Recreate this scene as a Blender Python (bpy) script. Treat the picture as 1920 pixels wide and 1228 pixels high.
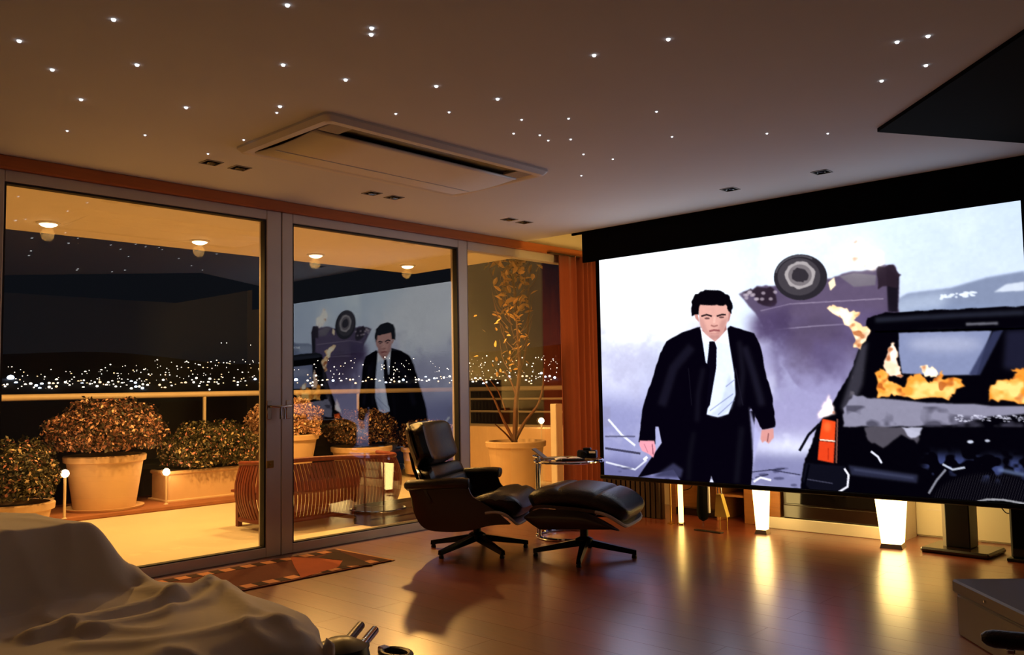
import bpy, math, random
import numpy as np
from mathutils import Matrix, Vector
random.seed(7)
PI = math.pi
scene = bpy.context.scene
for o in list(bpy.data.objects): bpy.data.objects.remove(o)
col = scene.collection

# ------------------------------------------------------------------ camera
IW, IH = 1920, 1228
CX, CY = 960.0, 614.0
VP1, VP2 = (2468.0, 700.0), (-769.0, 757.0)     # vanishing points of the two wall directions
F = math.sqrt(-((VP1[0]-CX)*(VP2[0]-CX) + (VP1[1]-CY)*(VP2[1]-CY)))
def camdir(x, y): return Vector(((x-CX)/F, -(y-CY)/F, -1.0))
ay = camdir(*VP1).normalized(); ax = (-camdir(*VP2)).normalized()
az = ax.cross(ay).normalized(); ax = ay.cross(az).normalized()
RM = Matrix((ax, ay, az))                        # camera -> world
EYE = Vector((0, 0, 1.12))
cd = bpy.data.cameras.new('camera'); cam = bpy.data.objects.new('camera', cd); col.objects.link(cam)
cam.matrix_world = Matrix.Translation(EYE) @ RM.to_4x4()
cd.sensor_width = 36; cd.lens = F/IW*36; cd.clip_start = 0.05; cd.clip_end = 2000
scene.camera = cam
def ray(x, y): return RM @ camdir(x, y)
def onz(x, y, z): d = ray(x, y); return EYE + d*((z-EYE.z)/d.z)
def onx(x, y, X): d = ray(x, y); return EYE + d*(X/d.x)
def ony(x, y, Y): d = ray(x, y); return EYE + d*(Y/d.y)
def proj(p):
    q = RM.transposed() @ (Vector(p)-EYE); return CX+F*q.x/-q.z, CY-F*q.y/-q.z

# ------------------------------------------------------------------ world, exposure
w = bpy.data.worlds.new('night'); scene.world = w; w.use_nodes = True
bg = w.node_tree.nodes['Background']; bg.inputs[0].default_value = (0.10, 0.12, 0.17, 1); bg.inputs[1].default_value = 0.03
scene.view_settings.view_transform = 'Standard'; scene.view_settings.look = 'None'
scene.view_settings.exposure = 0.75; scene.view_settings.gamma = 1.0; scene.view_settings.use_curve_mapping = False

SCREEN_GAIN = 0.90
TERRACE_W = 108.0
LAMP_GAIN = 4.5

# ------------------------------------------------------------------ materials
MATS = {}
def srgb(c):
    return tuple(((v/255)/12.92 if v/255 <= .04045 else ((v/255+.055)/1.055)**2.4) for v in c)
def mat(name, rgb, rough=.5, metal=0, var=.12, scale=6, bump=0, bscale=60, spec=.5, coat=0, emit=None, estr=0, rnd=0, stretch=None, sheen=0):
    m = bpy.data.materials.new(name); m.use_nodes = True; nt = m.node_tree; N = nt.nodes; L = nt.links
    b = N['Principled BSDF']; c = srgb(rgb)
    b.inputs['Roughness'].default_value = rough; b.inputs['Metallic'].default_value = metal
    b.inputs['Specular IOR Level'].default_value = spec; b.inputs['Coat Weight'].default_value = coat
    if coat: b.inputs['Coat Roughness'].default_value = .12
    if sheen: b.inputs['Sheen Weight'].default_value = sheen
    tc = N.new('ShaderNodeTexCoord'); mp = N.new('ShaderNodeMapping'); L.new(tc.outputs['Object'], mp.inputs[0])
    if stretch: mp.inputs['Scale'].default_value = stretch
    no = N.new('ShaderNodeTexNoise'); no.inputs['Scale'].default_value = scale; no.inputs['Detail'].default_value = 4
    L.new(mp.outputs[0], no.inputs['Vector'])
    rp = N.new('ShaderNodeMapRange'); rp.inputs[1].default_value = .25; rp.inputs[2].default_value = .75
    rp.inputs[3].default_value = 1-var; rp.inputs[4].default_value = 1+var
    L.new(no.outputs[0], rp.inputs[0])
    mx = N.new('ShaderNodeMix'); mx.data_type = 'RGBA'; mx.blend_type = 'MULTIPLY'; mx.inputs[0].default_value = 1
    mx.inputs[6].default_value = (*c, 1); L.new(rp.outputs[0], mx.inputs[7])
    out = mx.outputs[2]
    if rnd:
        oi = N.new('ShaderNodeObjectInfo'); r2 = N.new('ShaderNodeMapRange'); r2.inputs[3].default_value = 1-rnd; r2.inputs[4].default_value = 1+rnd
        L.new(oi.outputs['Random'], r2.inputs[0])
        m2 = N.new('ShaderNodeMix'); m2.data_type = 'RGBA'; m2.blend_type = 'MULTIPLY'; m2.inputs[0].default_value = 1
        L.new(out, m2.inputs[6]); L.new(r2.outputs[0], m2.inputs[7]); out = m2.outputs[2]
    L.new(out, b.inputs['Base Color'])
    if bump:
        n2 = N.new('ShaderNodeTexNoise'); n2.inputs['Scale'].default_value = bscale; L.new(mp.outputs[0], n2.inputs['Vector'])
        bp = N.new('ShaderNodeBump'); bp.inputs['Strength'].default_value = bump; bp.inputs['Distance'].default_value = .01
        L.new(n2.outputs[0], bp.inputs['Height']); L.new(bp.outputs[0], b.inputs['Normal'])
    if emit:
        b.inputs['Emission Color'].default_value = (*srgb(emit), 1); b.inputs['Emission Strength'].default_value = estr
    MATS[name] = m; return m
def leafmat(name, cols, rough=.5):
    m = bpy.data.materials.new(name); m.use_nodes = True; nt = m.node_tree; N = nt.nodes; L = nt.links
    b = N['Principled BSDF']; b.inputs['Roughness'].default_value = rough
    g = N.new('ShaderNodeNewGeometry'); r = N.new('ShaderNodeValToRGB'); L.new(g.outputs['Random Per Island'], r.inputs[0])
    r.color_ramp.interpolation = 'CONSTANT'
    while len(r.color_ramp.elements) < len(cols): r.color_ramp.elements.new(.5)
    for i, (p, c) in enumerate(cols):
        r.color_ramp.elements[i].position = p; r.color_ramp.elements[i].color = (*srgb(c), 1)
    L.new(r.outputs[0], b.inputs['Base Color']); MATS[name] = m; return m
def glassmat(name, ior, tint):
    m = bpy.data.materials.new(name); m.use_nodes = True; nt = m.node_tree; N = nt.nodes; L = nt.links
    N.remove(N['Principled BSDF']); o = N['Material Output']
    t = N.new('ShaderNodeBsdfTransparent'); t.inputs[0].default_value = (*tint, 1)
    g = N.new('ShaderNodeBsdfGlossy'); g.inputs['Roughness'].default_value = 0.0
    lw = N.new('ShaderNodeLayerWeight'); lw.inputs[0].default_value = .5
    pw = N.new('ShaderNodeMath'); pw.operation = 'POWER'; pw.inputs[1].default_value = 4.0; L.new(lw.outputs['Facing'], pw.inputs[0])
    fr = N.new('ShaderNodeMapRange'); fr.inputs[3].default_value = ior; fr.inputs[4].default_value = 1.0; L.new(pw.outputs[0], fr.inputs[0])
    mx = N.new('ShaderNodeMixShader'); L.new(fr.outputs[0], mx.inputs[0]); L.new(t.outputs[0], mx.inputs[1]); L.new(g.outputs[0], mx.inputs[2])
    L.new(mx.outputs[0], o.inputs[0]); MATS[name] = m; return m
def emat(name, rgb, s):
    m = bpy.data.materials.new(name); m.use_nodes = True; N = m.node_tree.nodes; L = m.node_tree.links
    N.remove(N['Principled BSDF']); e = N.new('ShaderNodeEmission'); e.inputs[0].default_value = (*srgb(rgb), 1); e.inputs[1].default_value = s
    L.new(e.outputs[0], N['Material Output'].inputs[0]); MATS[name] = m; return m

mat('ceiling_paint', (221, 225, 231), .85, var=.02, scale=1.5, bump=.03, bscale=90)
mat('black_paint', (9, 9, 10), .6, var=.1)
mat('black_velvet', (7, 7, 8), .9, var=.1, spec=.1)
mat('cream_wall', (230, 218, 190), .75, var=.04, scale=2)
mat('dark_wall', (70, 62, 58), .8, var=.05)
mat('pale_wall', (120, 119, 118), .8, var=.03)
mat('floor_wood', (128, 54, 34), .34, var=.16, scale=5, stretch=(1.2, 14, 14), rnd=.10, spec=.7, coat=1.0)
MATS['floor_wood'].node_tree.nodes['Principled BSDF'].inputs['Coat Roughness'].default_value = .25; MATS['floor_wood'].node_tree.nodes['Principled BSDF'].inputs['Coat IOR'].default_value = 2.1
mat('floor_gap', (30, 14, 9), .6)
mat('aluminium', (206, 200, 197), .42, metal=.25, var=.03)
mat('gasket', (14, 13, 13), .6)
mat('pelmet_wood', (186, 104, 50), .5, var=.1, stretch=(6, .6, 6))
mat('steel', (190, 178, 166), .25, metal=1, var=.05)
mat('brass', (205, 165, 90), .3, metal=1, var=.05)
mat('chrome', (226, 228, 232), .08, metal=1, var=.02)
mat('black_leather', (13, 14, 15), .34, var=.2, bump=.25, bscale=140, spec=.6)
mat('walnut', (30, 16, 12), .32, var=.25, scale=4, stretch=(2, 12, 2), coat=.3)
mat('ply_edge', (196, 184, 170), .5, var=.1)
mat('black_metal', (10, 10, 11), .3, metal=.6, var=.1)
mat('black_plastic', (12, 12, 13), .35, var=.1)
mat('curtain', (150, 66, 38), .8, var=.07, stretch=(10, 10, .6), sheen=.2)
mat('white_plastic', (228, 227, 225), .45, var=.02)
mat('grey_plastic', (150, 148, 146), .5, var=.03)
mat('sheet', (232, 224, 210), .78, var=.06, scale=3, bump=.08, bscale=30, sheen=.15)
mat('sofa_base', (120, 98, 74), .8, var=.1)
mat('terrace_tile', (224, 212, 186), .7, var=.05, scale=2)
mat('soffit_paint', (232, 224, 208), .8, var=.03)
mat('terracotta', (208, 176, 140), .75, var=.08, scale=4)
mat('stone_ledge', (150, 96, 62), .8, var=.15)
mat('soil', (44, 28, 20), .95, var=.3, scale=30)
mat('bench_wood', (118, 54, 36), .5, var=.2, stretch=(5, 5, 1.2), rnd=.15)
mat('bark', (96, 58, 38), .75, var=.25, scale=12, bump=.3)
mat('rail_paint', (210, 192, 166), .45, var=.06)
mat('hill', (10, 10, 12), .95, var=.3, scale=.05)
mat('roof_maroon', (52, 22, 18), .8, var=.15)
mat('rug_red', (96, 40, 30), .95, var=.12, bump=.3, bscale=200)
mat('rug_peach', (206, 142, 104), .95, var=.1, bump=.3, bscale=200)
mat('rug_orange', (176, 86, 54), .95, var=.08, bump=.3, bscale=200)
mat('rug_dark', (58, 28, 26), .95, var=.12, bump=.3, bscale=200)
mat('fringe', (200, 150, 110), .95, var=.1)
mat('white_lacquer', (226, 214, 196), .4, var=.03)
mat('brown_lacquer', (36, 22, 15), .2, var=.1, coat=.4)
mat('dark_glass', (10, 8, 7), .08, var=.1, spec=.7)
mat('cabinet_wood', (150, 94, 48), .5, var=.15, stretch=(1, 1, 8))
mat('dark_panel', (58, 36, 24), .5, var=.25, stretch=(9, 9, .5))
mat('chest', (62, 46, 36), .45, var=.12, scale=4, coat=.15)
mat('yellow_card', (206, 180, 92), .6, var=.05)
mat('paper', (232, 230, 226), .6, var=.04)
leafmat('bush_pink', [(0, (46, 40, 26)), (.42, (84, 58, 46)), (.62, (150, 100, 84)), (.86, (226, 180, 156))])
leafmat('bush_green', [(0, (36, 40, 22)), (.5, (76, 70, 42)), (.82, (190, 168, 130)), (.93, (220, 150, 140))])
leafmat('bush_peach', [(0, (150, 110, 84)), (.4, (200, 152, 124)), (.75, (232, 200, 176))])
leafmat('bush_dark', [(0, (40, 26, 18)), (.5, (70, 46, 32)), (.78, (150, 110, 84)), (.92, (200, 170, 146))])
mat('leaf', (222, 176, 96), .45, var=.25, scale=9, rnd=.25)
glassmat('pane_glass', .125, (.97, .97, .97))
glassmat('table_glass', .08, (.9, .92, .92))
emat('lamp_warm', (255, 214, 130), LAMP_GAIN)
emat('strip_warm', (255, 205, 110), 3.0)
emat('terrace_bulb', (255, 222, 170), 9.0)
emat('star', (250, 252, 255), 1.2)
emat('city_white', (255, 238, 214), 3.2)
emat('city_warm', (255, 206, 150), 2.0)
emat('city_blue', (206, 226, 255), 5.0)

# ------------------------------------------------------------------ mesh helpers
class MB:
    def __init__(s): s.v = []; s.f = []
    def add(s, vs, fs):
        n = len(s.v); s.v += [tuple(p) for p in vs]; s.f += [tuple(i+n for i in f) for f in fs]; return s
    def box(s, x0, x1, y0, y1, z0, z1, bev=0):
        if bev <= 0:
            return s.add([(x0,y0,z0),(x1,y0,z0),(x1,y1,z0),(x0,y1,z0),(x0,y0,z1),(x1,y0,z1),(x1,y1,z1),(x0,y1,z1)],
                  [(0,3,2,1),(4,5,6,7),(0,1,5,4),(1,2,6,5),(2,3,7,6),(3,0,4,7)])
        b = min(bev, (x1-x0)/2.01, (y1-y0)/2.01, (z1-z0)/2.01)
        V = []; 
        for z, d in ((z0, b), (z0+b, 0), (z1-b, 0), (z1, b)):
            e = b if d == 0 else b+0
            xs = (x0+d, x1-d); ys = (y0+d, y1-d)
            V += [(xs[0]+(b if not d else 0), ys[0], z), (xs[1]-(b if not d else 0), ys[0], z), (xs[1], ys[0]+(b if not d else 0), z), (xs[1], ys[1]-(b if not d else 0), z),
                  (xs[1]-(b if not d else 0), ys[1], z), (xs[0]+(b if not d else 0), ys[1], z), (xs[0], ys[1]-(b if not d else 0), z), (xs[0], ys[0]+(b if not d else 0), z)]
        Fs = [tuple(range(7, -1, -1)), tuple(range(24, 32))]
        for k in range(3):
            for i in range(8): j = (i+1) % 8; Fs.append((k*8+i, k*8+j, k*8+8+j, k*8+8+i))
        return s.add(V, Fs)
    def tube(s, pts, r, n=10, cap=True, closed=False):
        pts = [Vector(p) for p in pts]; m = len(pts); rs = r if isinstance(r, (list, tuple)) else [r]*m
        V = []; up = None
        for i, p in enumerate(pts):
            if closed: d = pts[(i+1) % m]-pts[i-1]
            else: d = pts[min(i+1, m-1)]-pts[max(i-1, 0)]
            d.normalize()
            if up is None: up = d.orthogonal().normalized()
            up = (up - d*up.dot(d))
            if up.length < 1e-6: up = d.orthogonal()
            up.normalize(); q = d.cross(up)
            for k in range(n):
                a = 2*PI*k/n; V.append(p + (up*math.cos(a)+q*math.sin(a))*rs[i])
        Fs = []
        for i in range(m if closed else m-1):
            j = (i+1) % m
            for k in range(n): l = (k+1) % n; Fs.append((i*n+k, i*n+l, j*n+l, j*n+k))
        if cap and not closed: Fs += [tuple(range(n-1, -1, -1)), tuple((m-1)*n+k for k in range(n))]
        return s.add(V, Fs)
    def lathe(s, prof, n=32, c=(0,0,0), square=False):
        V = []; Fs = []; m = len(prof)
        for r, z in prof:
            for k in range(n):
                a = 2*PI*(k+.5)/n; V.append((c[0]+r*math.cos(a), c[1]+r*math.sin(a), c[2]+z))
        for i in range(m-1):
            for k in range(n): l = (k+1) % n; Fs.append((i*n+k, i*n+l, (i+1)*n+l, (i+1)*n+k))
        if prof[0][0] > 1e-4: Fs.append(tuple(range(n-1, -1, -1)))
        if prof[-1][0] > 1e-4: Fs.append(tuple((m-1)*n+k for k in range(n)))
        return s.add(V, Fs)
    def prism(s, pts, z0, z1):
        n = len(pts); V = [(p[0], p[1], z0) for p in pts]+[(p[0], p[1], z1) for p in pts]
        return s.add(V, [tuple(range(n-1, -1, -1)), tuple(range(n, 2*n))]+[(i, (i+1) % n, n+(i+1) % n, n+i) for i in range(n)])
    def hull(s, bot, top):
        n = len(bot)
        return s.add(list(bot)+list(top), [tuple(range(n-1, -1, -1)), tuple(range(n, 2*n))]+[(i, (i+1) % n, n+(i+1) % n, n+i) for i in range(n)])
    def grid(s, fn, nu, nv):
        V = [fn(i/nu, j/nv) for j in range(nv+1) for i in range(nu+1)]
        return s.add(V, [(j*(nu+1)+i, j*(nu+1)+i+1, (j+1)*(nu+1)+i+1, (j+1)*(nu+1)+i) for j in range(nv) for i in range(nu)])
    def slab(s, fa, fb, nu, nv):
        """closed sheet between surface fa (top) and fb (bottom)"""
        W_ = nu+1; base = len(s.v)
        V = [fa(i/nu, j/nv) for j in range(nv+1) for i in range(nu+1)] + [fb(i/nu, j/nv) for j in range(nv+1) for i in range(nu+1)]
        M = W_*(nv+1); Fs = []
        for j in range(nv):
            for i in range(nu):
                a = j*W_+i; Fs.append((a, a+1, a+W_+1, a+W_)); Fs.append((M+a, M+a+W_, M+a+W_+1, M+a+1))
        bd = [i for i in range(nu)] + [j*W_+nu for j in range(nv)] + [nv*W_+i for i in range(nu, 0, -1)] + [j*W_ for j in range(nv, 0, -1)]
        for k in range(len(bd)): a, b = bd[k], bd[(k+1) % len(bd)]; Fs.append((a, M+a, M+b, b))
        return s.add(V, Fs)
    def mesh(s, name):
        me = bpy.data.meshes.new(name); me.from_pydata(s.v, [], s.f); me.update(); return me
def link(o, parent=None):
    col.objects.link(o)
    if parent: o.parent = parent
    return o
def obj(name, mb, m, parent=None, smooth=False):
    me = mb.mesh(name) if isinstance(mb, MB) else mb
    if not me.materials: me.materials.append(MATS[m] if isinstance(m, str) else m)
    o = bpy.data.objects.new(name, me)
    if smooth:
        me.polygons.foreach_set('use_smooth', [True]*len(me.polygons))
        if smooth != 'all': me.set_sharp_from_angle(angle=math.radians(40))
    return link(o, parent)
def tag(o, label, cat, group=None, kind=None):
    o['label'] = label; o['category'] = cat
    if group: o['group'] = group
    if kind: o['kind'] = kind
    return o
def struct(name, mb, m, label=None):
    o = obj(name, mb, m); o['kind'] = 'structure'
    if label: o['label'] = label
    return o
def thing(name, label, cat, loc=(0,0,0), rz=0, group=None):
    o = bpy.data.objects.new(name, None); o.empty_display_size = .1; link(o); o.location = loc; o.rotation_euler = (0,0,rz)
    return tag(o, label, cat, group)
def catmull(P, n=6, closed=False):
    P = [Vector(p) for p in P]; out = []; m = len(P)
    for i in range(m if closed else m-1):
        p0 = P[i-1] if (i > 0 or closed) else P[0]; p1 = P[i]; p2 = P[(i+1) % m]; p3 = P[(i+2) % m] if (i+2 < m or closed) else P[-1]
        for k in range(n):
            t = k/n; out.append(.5*((2*p1)+(p2-p0)*t+(2*p0-5*p1+4*p2-p3)*t*t+(3*p1-p0-3*p2+p3)*t**3))
    if not closed: out.append(P[-1])
    return out
def point_light(name, loc, power, rgb, r, parent=None):
    l = bpy.data.lights.new(name, 'POINT'); l.energy = power; l.color = srgb(rgb); l.shadow_soft_size = r
    o = bpy.data.objects.new(name, l); o.location = loc; return link(o, parent)

# ------------------------------------------------------------------ room shell
XW, YS, YB, ZC = -5.30, 5.80, 6.95, 2.455       # glass wall, screen plane, wall behind the screen, ceiling
XR, YN = 1.5, -2.5
fl = struct('floor', MB().box(XW, XR, YN, YB, -.14, -.003), 'floor_gap')
PL, PW = 1.695, .189
full = MB().box(0, PL-.0012, 0, PW-.0014, -.02, 0).mesh('plank'); half = MB().box(0, PL/2-.0012, 0, PW-.0014, -.02, 0).mesh('plank_half')
for me in (full, half): me.materials.append(MATS['floor_wood'])
for r in range(50):
    y = YN+r*PW; x = XW
    segs = [full]*4 if r % 2 == 0 else [half]+[full]*3+[half]
    for me in segs:
        o = bpy.data.objects.new('plank', me); link(o, fl); o.location = (x, y, 0); x += PL if me is full else PL/2
struct('ceiling', MB().box(XW-.2, XR, YN, 5.81, ZC, 2.95).box(XW-.2, XR, 5.81, YB+.15, 2.88, 2.95), 'ceiling_paint')
struct('wall_front', MB().box(XW-.2, XR, YB, YB+.15, -.14, 2.88), 'cream_wall')
struct('wall_right', MB().box(XR, XR+.15, YN-.15, YB+.15, -.14, 2.95), 'pale_wall')
struct('wall_back', MB().box(XW-.2, XR, YN-.15, YN, -.14, 2.95), 'pale_wall')
struct('wall_left', MB().box(XW-.2, XW, YN, 1.40, -.14, ZC).box(XW-.2, XW, 1.40, YB, 2.387, ZC).box(XW-.2, XW, 6.86, YB, -.14, 2.387)
       .box(XW-.2, XW, 5.785, YB, ZC, 2.88), 'cream_wall')
struct('trim_1', MB().box(XW, XW+.075, YN, YB, 2.384, ZC-.001, .004), 'pelmet_wood', 'orange-brown wooden pelmet strip above the glass doors')
# dark triangular ceiling panel
struct('trim_2', MB().prism([(-1.62,4.60),(-.91,5.78),(1.45,5.78),(1.45,1.45)][::-1], ZC-.02, ZC+.01), 'black_velvet', 'black angular panel on the white ceiling')

# glazed doors and window
def glazed(name, y0, y1, z0, z1, sl, sr, sb, st, label, seal=True):
    e = bpy.data.objects.new(name, None); link(e); e.location = (XW, (y0+y1)/2, 0); e['kind'] = 'structure'; e['label'] = label
    c = (y0+y1)/2; a, b = y0-c, y1-c
    obj('stile', MB().box(-.07, .03, a, a+sl, z0, z1, .004), 'aluminium', e)
    if sr: obj('stile', MB().box(-.07, .03, b-sr, b, z0, z1, .004), 'aluminium', e)
    obj('rail', MB().box(-.07, .03, a+sl, b-sr, z0, z0+sb, .004), 'aluminium', e)
    obj('rail', MB().box(-.07, .03, a+sl, b-sr, z1-st, z1, .004), 'aluminium', e)
    g = .012; A, B, Zb, Zt = a+sl, b-sr, z0+sb, z1-st
    if seal: obj('gasket', MB().box(-.03, .022, A, A+g, Zb, Zt).box(-.03, .022, B-g, B, Zb, Zt).box(-.03, .022, A+g, B-g, Zb, Zb+g*.6).box(-.03, .022, A+g, B-g, Zt-g, Zt), 'gasket', e)
    obj('pane', MB().box(-.016, -.008, A+.001, B-.001, Zb+.001, Zt-.001), 'pane_glass', e)
    return e
d1 = glazed('door_1', 1.40, 3.283, 0, 2.384, .13, .115, .066, .066, 'left aluminium glass terrace door beside the covered sofa')
d2 = glazed('door_2', 3.289, 5.10, 0, 2.384, .088, .105, .066, .066, 'middle aluminium glass terrace door behind the lounge chair')
d3 = glazed('window_1', 5.102, 6.858, 0, 2.384, .006, 0, .066, .075, 'fixed glass pane in front of the potted tree', False)
def handle(parent, y, m, flip):
    h = obj('handle', MB().box(.03, .036, y-.017, y+.017, .93, 1.06, .003).tube([(.036,y,1.02),(.075,y,1.02),(.08,y+.01*flip,1.02),(.08,y+.085*flip,1.015),(.08,y+.09*flip,1.0),(.08,y+.09*flip,.93)], .008, 8), m, parent, True)
    return h
handle(d1, .5*(3.283-1.40)-.095, 'steel', 1); handle(d2, -.5*(5.10-3.289)+.05, 'steel', -1)
obj('lock', MB().box(.03, .036, .5*1.883-.115, .5*1.883-.06, .60, .65, .002).tube([(.036,.5*1.883-.085,.625),(.045,.5*1.883-.085,.625)], .007), 'brass', d1)

# curtain in the corner
cu = thing('curtain', 'terracotta pleated curtain drawn back beside the projection screen', 'curtain', (XW+.10, 6.25, 0))
def cur(u, v, d):
    y = u*.66; A = .0 if u < .16 else min(1, (u-.16)*5)
    x = .028*A*math.sin((u-.16)*2*PI*7.5+.5*math.sin(u*9)) + .012*A*math.sin(u*57) + .006*math.sin(v*4+u*20)
    return (x+d, y, .012+v*2.368)
obj('fabric', MB().slab(lambda u, v: cur(u, v, .004), lambda u, v: cur(u, v, -.004), 110, 12), 'curtain', cu, 'all')
obj('curtain_rail', MB().box(-.02, .02, -.15, .66, 2.372, 2.384), 'dark_panel', cu)

# ------------------------------------------------------------------ projection screen with its picture
X0, X1, Z0, Z1 = -4.392, -1.232, .381, 2.185
sc = thing('projection_screen', 'large projection screen showing a suited man beside burning vehicles', 'screen', ((X0+X1)/2, YS, 0))
cxs = (X0+X1)/2
obj('masking', MB().box(-4.575-cxs, -.6-cxs, .012, .035, Z1, ZC+.03).box(-4.435-cxs, X0-cxs, .012, .035, Z0-.02, Z1).box(X1-cxs, -1.10-cxs, .012, .035, Z0-.02, Z1).box(-4.69-cxs, -4.575-cxs, .012, .035, 2.437, ZC+.03), 'black_velvet', sc)
obj('backing', MB().box(X0-cxs, X1-cxs, .014, .03, Z0-.01, Z1), 'black_velvet', sc)
obj('bottom_bar', MB().box(-4.435-cxs, -1.10-cxs, .0, .036, Z0-.035, Z0-.002, .006), 'black_metal', sc)
# ---- picture: painted in code on a fine grid (colour attribute), in photograph coordinates
GW, GH = 720, 410
def toc(x, y):
    p = ony(x, y, YS); return ((p.x-X0)/(X1-X0)*GW, (Z1-p.z)/(Z1-Z0)*GH)
rng = np.random.default_rng(3)
def up(a, sh):
    h, w_ = a.shape; yi = np.linspace(0, h-1.001, sh[0]); xi = np.linspace(0, w_-1.001, sh[1])
    y0 = yi.astype(int); x0 = xi.astype(int); fy = (yi-y0)[:, None]; fx = (xi-x0)[None]; fy = fy*fy*(3-2*fy); fx = fx*fx*(3-2*fx)
    return (a[y0][:, x0]*(1-fy)+a[y0+1][:, x0]*fy)*(1-fx)+(a[y0][:, x0+1]*(1-fy)+a[y0+1][:, x0+1]*fy)*fx
def fbm(cells, octs=4):
    o = np.zeros((GH, GW)); a = 1; t = 0
    for k in range(octs):
        n = cells*2**k; o += a*up(rng.random((int(n*.6)+2, n+2)), (GH, GW)); t += a; a *= .55
    return o/t
def blur(m, s):
    if s <= .3: return m
    n = int(3*s)+1; k = np.exp(-.5*(np.arange(-n, n+1)/s)**2); k /= k.sum()
    p = np.pad(m, ((n, n), (n, n)), mode='edge')
    p = sum(k[i]*p[i:i+m.shape[0], :] for i in range(2*n+1)); return sum(k[i]*p[:, i:i+m.shape[1]] for i in range(2*n+1))
IMG = np.zeros((GH, GW, 3)); YY, XX = np.mgrid[0:GH, 0:GW].astype(float)
def mask(pts, s=.6):
    P = [toc(*p) for p in pts]; M = np.zeros((GH, GW)); mg = int(3*s)+3
    bx0 = max(0, int(min(p[0] for p in P))-mg); bx1 = min(GW, int(max(p[0] for p in P))+mg+1); by0 = max(0, int(min(p[1] for p in P))-mg); by1 = min(GH, int(max(p[1] for p in P))+mg+1)
    if bx1 <= bx0 or by1 <= by0: return M
    yy, xx = YY[by0:by1, bx0:bx1], XX[by0:by1, bx0:bx1]; S_ = np.zeros(yy.shape)
    for sx, sy in ((.25, .25), (.75, .25), (.25, .75), (.75, .75)):
        c = np.zeros(yy.shape, bool)
        for i in range(len(P)):
            (xa, ya), (xb, yb) = P[i], P[i-1]
            if ya == yb: continue
            c ^= ((ya > yy+sy) != (yb > yy+sy)) & (xx+sx < (xb-xa)*(yy+sy-ya)/(yb-ya)+xa)
        S_ += c*.25
    M[by0:by1, bx0:bx1] = blur(S_, s); return M
def paint(m, c, a=1.0):
    global IMG
    c = np.array(c, float)/255 if not isinstance(c, np.ndarray) else c
    r_ = np.flatnonzero(m.any(1)); q_ = np.flatnonzero(m.any(0))
    if len(r_) == 0: return
    w_ = (slice(r_[0], r_[-1]+1), slice(q_[0], q_[-1]+1)); k = (m[w_]*a)[..., None]; IMG[w_] = IMG[w_]*(1-k) + c*k
def poly(pts, c, a=1.0, s=.6): paint(mask(pts, s), c, a)
def ell(x, y, rx, ry, n=40, rot=0): return [(x+rx*math.cos(t)*math.cos(rot)-ry*math.sin(t)*math.sin(rot), y+rx*math.cos(t)*math.sin(rot)+ry*math.sin(t)*math.cos(rot)) for t in [2*PI*k/n for k in range(n)]]
def blob(x, y, rx, ry, c, a=1.0, s=8): poly(ell(x, y, rx, ry), c, a, s)
def line(pts, wd, c, a=1.0, s=.5):
    L_ = []; R_ = []
    for i, p in enumerate(pts):
        q0 = pts[max(0, i-1)]; q1 = pts[min(len(pts)-1, i+1)]; dx, dy = q1[0]-q0[0], q1[1]-q0[1]; l = math.hypot(dx, dy); nx, ny = -dy/l*wd/2, dx/l*wd/2
        L_.append((p[0]+nx, p[1]+ny)); R_.append((p[0]-nx, p[1]-ny))
    poly(L_+R_[::-1], c, a, s)
def rough(pts, amp, n=5, seed=0):
    rr = random.Random(seed); out = []
    for i in range(len(pts)):
        (xa, ya), (xb, yb) = pts[i], pts[(i+1) % len(pts)]
        for k in range(n): t = k/n; out.append((xa+(xb-xa)*t+rr.uniform(-amp, amp), ya+(yb-ya)*t+rr.uniform(-amp, amp)))
    return out
# sky and smoke
g = YY/GH; nz = fbm(5); nz2 = fbm(9); nz3 = fbm(3)
for k, (a, b) in enumerate(((214, 186), (228, 190), (240, 222))):
    IMG[..., k] = (a*(1-g)+b*g)/255
paint(np.clip((nz-.45)*3, 0, 1)*(g < 2), (176, 190, 212), .45)
paint(np.clip((nz2-.5)*4, 0, 1)*np.clip(1-g*2.2, 0, 1), (236, 246, 250), .7)
paint(np.clip((XX/GW-.55)*3, 0, 1)*np.clip(1-g*1.6, 0, 1), (158, 174, 204), .5)
blob(1180, 560, 95, 110, (236, 239, 246), .95, 26); blob(1260, 530, 90, 60, (232, 236, 242), .8, 22)
blob(1170, 800, 130, 130, (164, 164, 200), .8, 34); blob(1150, 690, 60, 60, (204, 206, 228), .7, 20)
poly([(1110,740),(1230,760),(1230,960),(1110,900)], (128, 130, 172), .75, 16)
poly([(1110,860),(1540,880),(1560,960),(1110,930)], (98, 98, 138), .9, 10)
poly([(1255,575),(1310,570),(1310,625),(1262,640)], (214, 216, 226), .6, 2); poly([(1262,640),(1310,610),(1310,680),(1270,690)], (146, 144, 168), .5, 4)
line([(1243,600),(1254,665)], 4, (220, 222, 232), .8); line([(1250,610),(1262,655)], 3, (220, 222, 232), .6)
# mountain to the right
poly([(1660,575),(1700,550),(1780,540),(1850,520),(1920,508),(1930,600),(1660,600)], (112, 122, 148), .9, 1.5)
poly([(1640,580),(1700,556),(1780,546),(1760,600),(1640,600)], (176, 188, 208), .6, 6)
for q in range(26):
    x = 1760+random.random()*75; y = 558-(x-1760)*.12+random.uniform(-4, 4); blob(x, y, random.uniform(2, 7), 2, (214, 222, 232), .8, .6)
poly([(1862,548),(1885,533),(1920,528),(1920,545)], (206, 214, 226), .8, 1)
poly(ell(1820, 592, 130, 16), (122, 136, 168), .8, 5)
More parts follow.
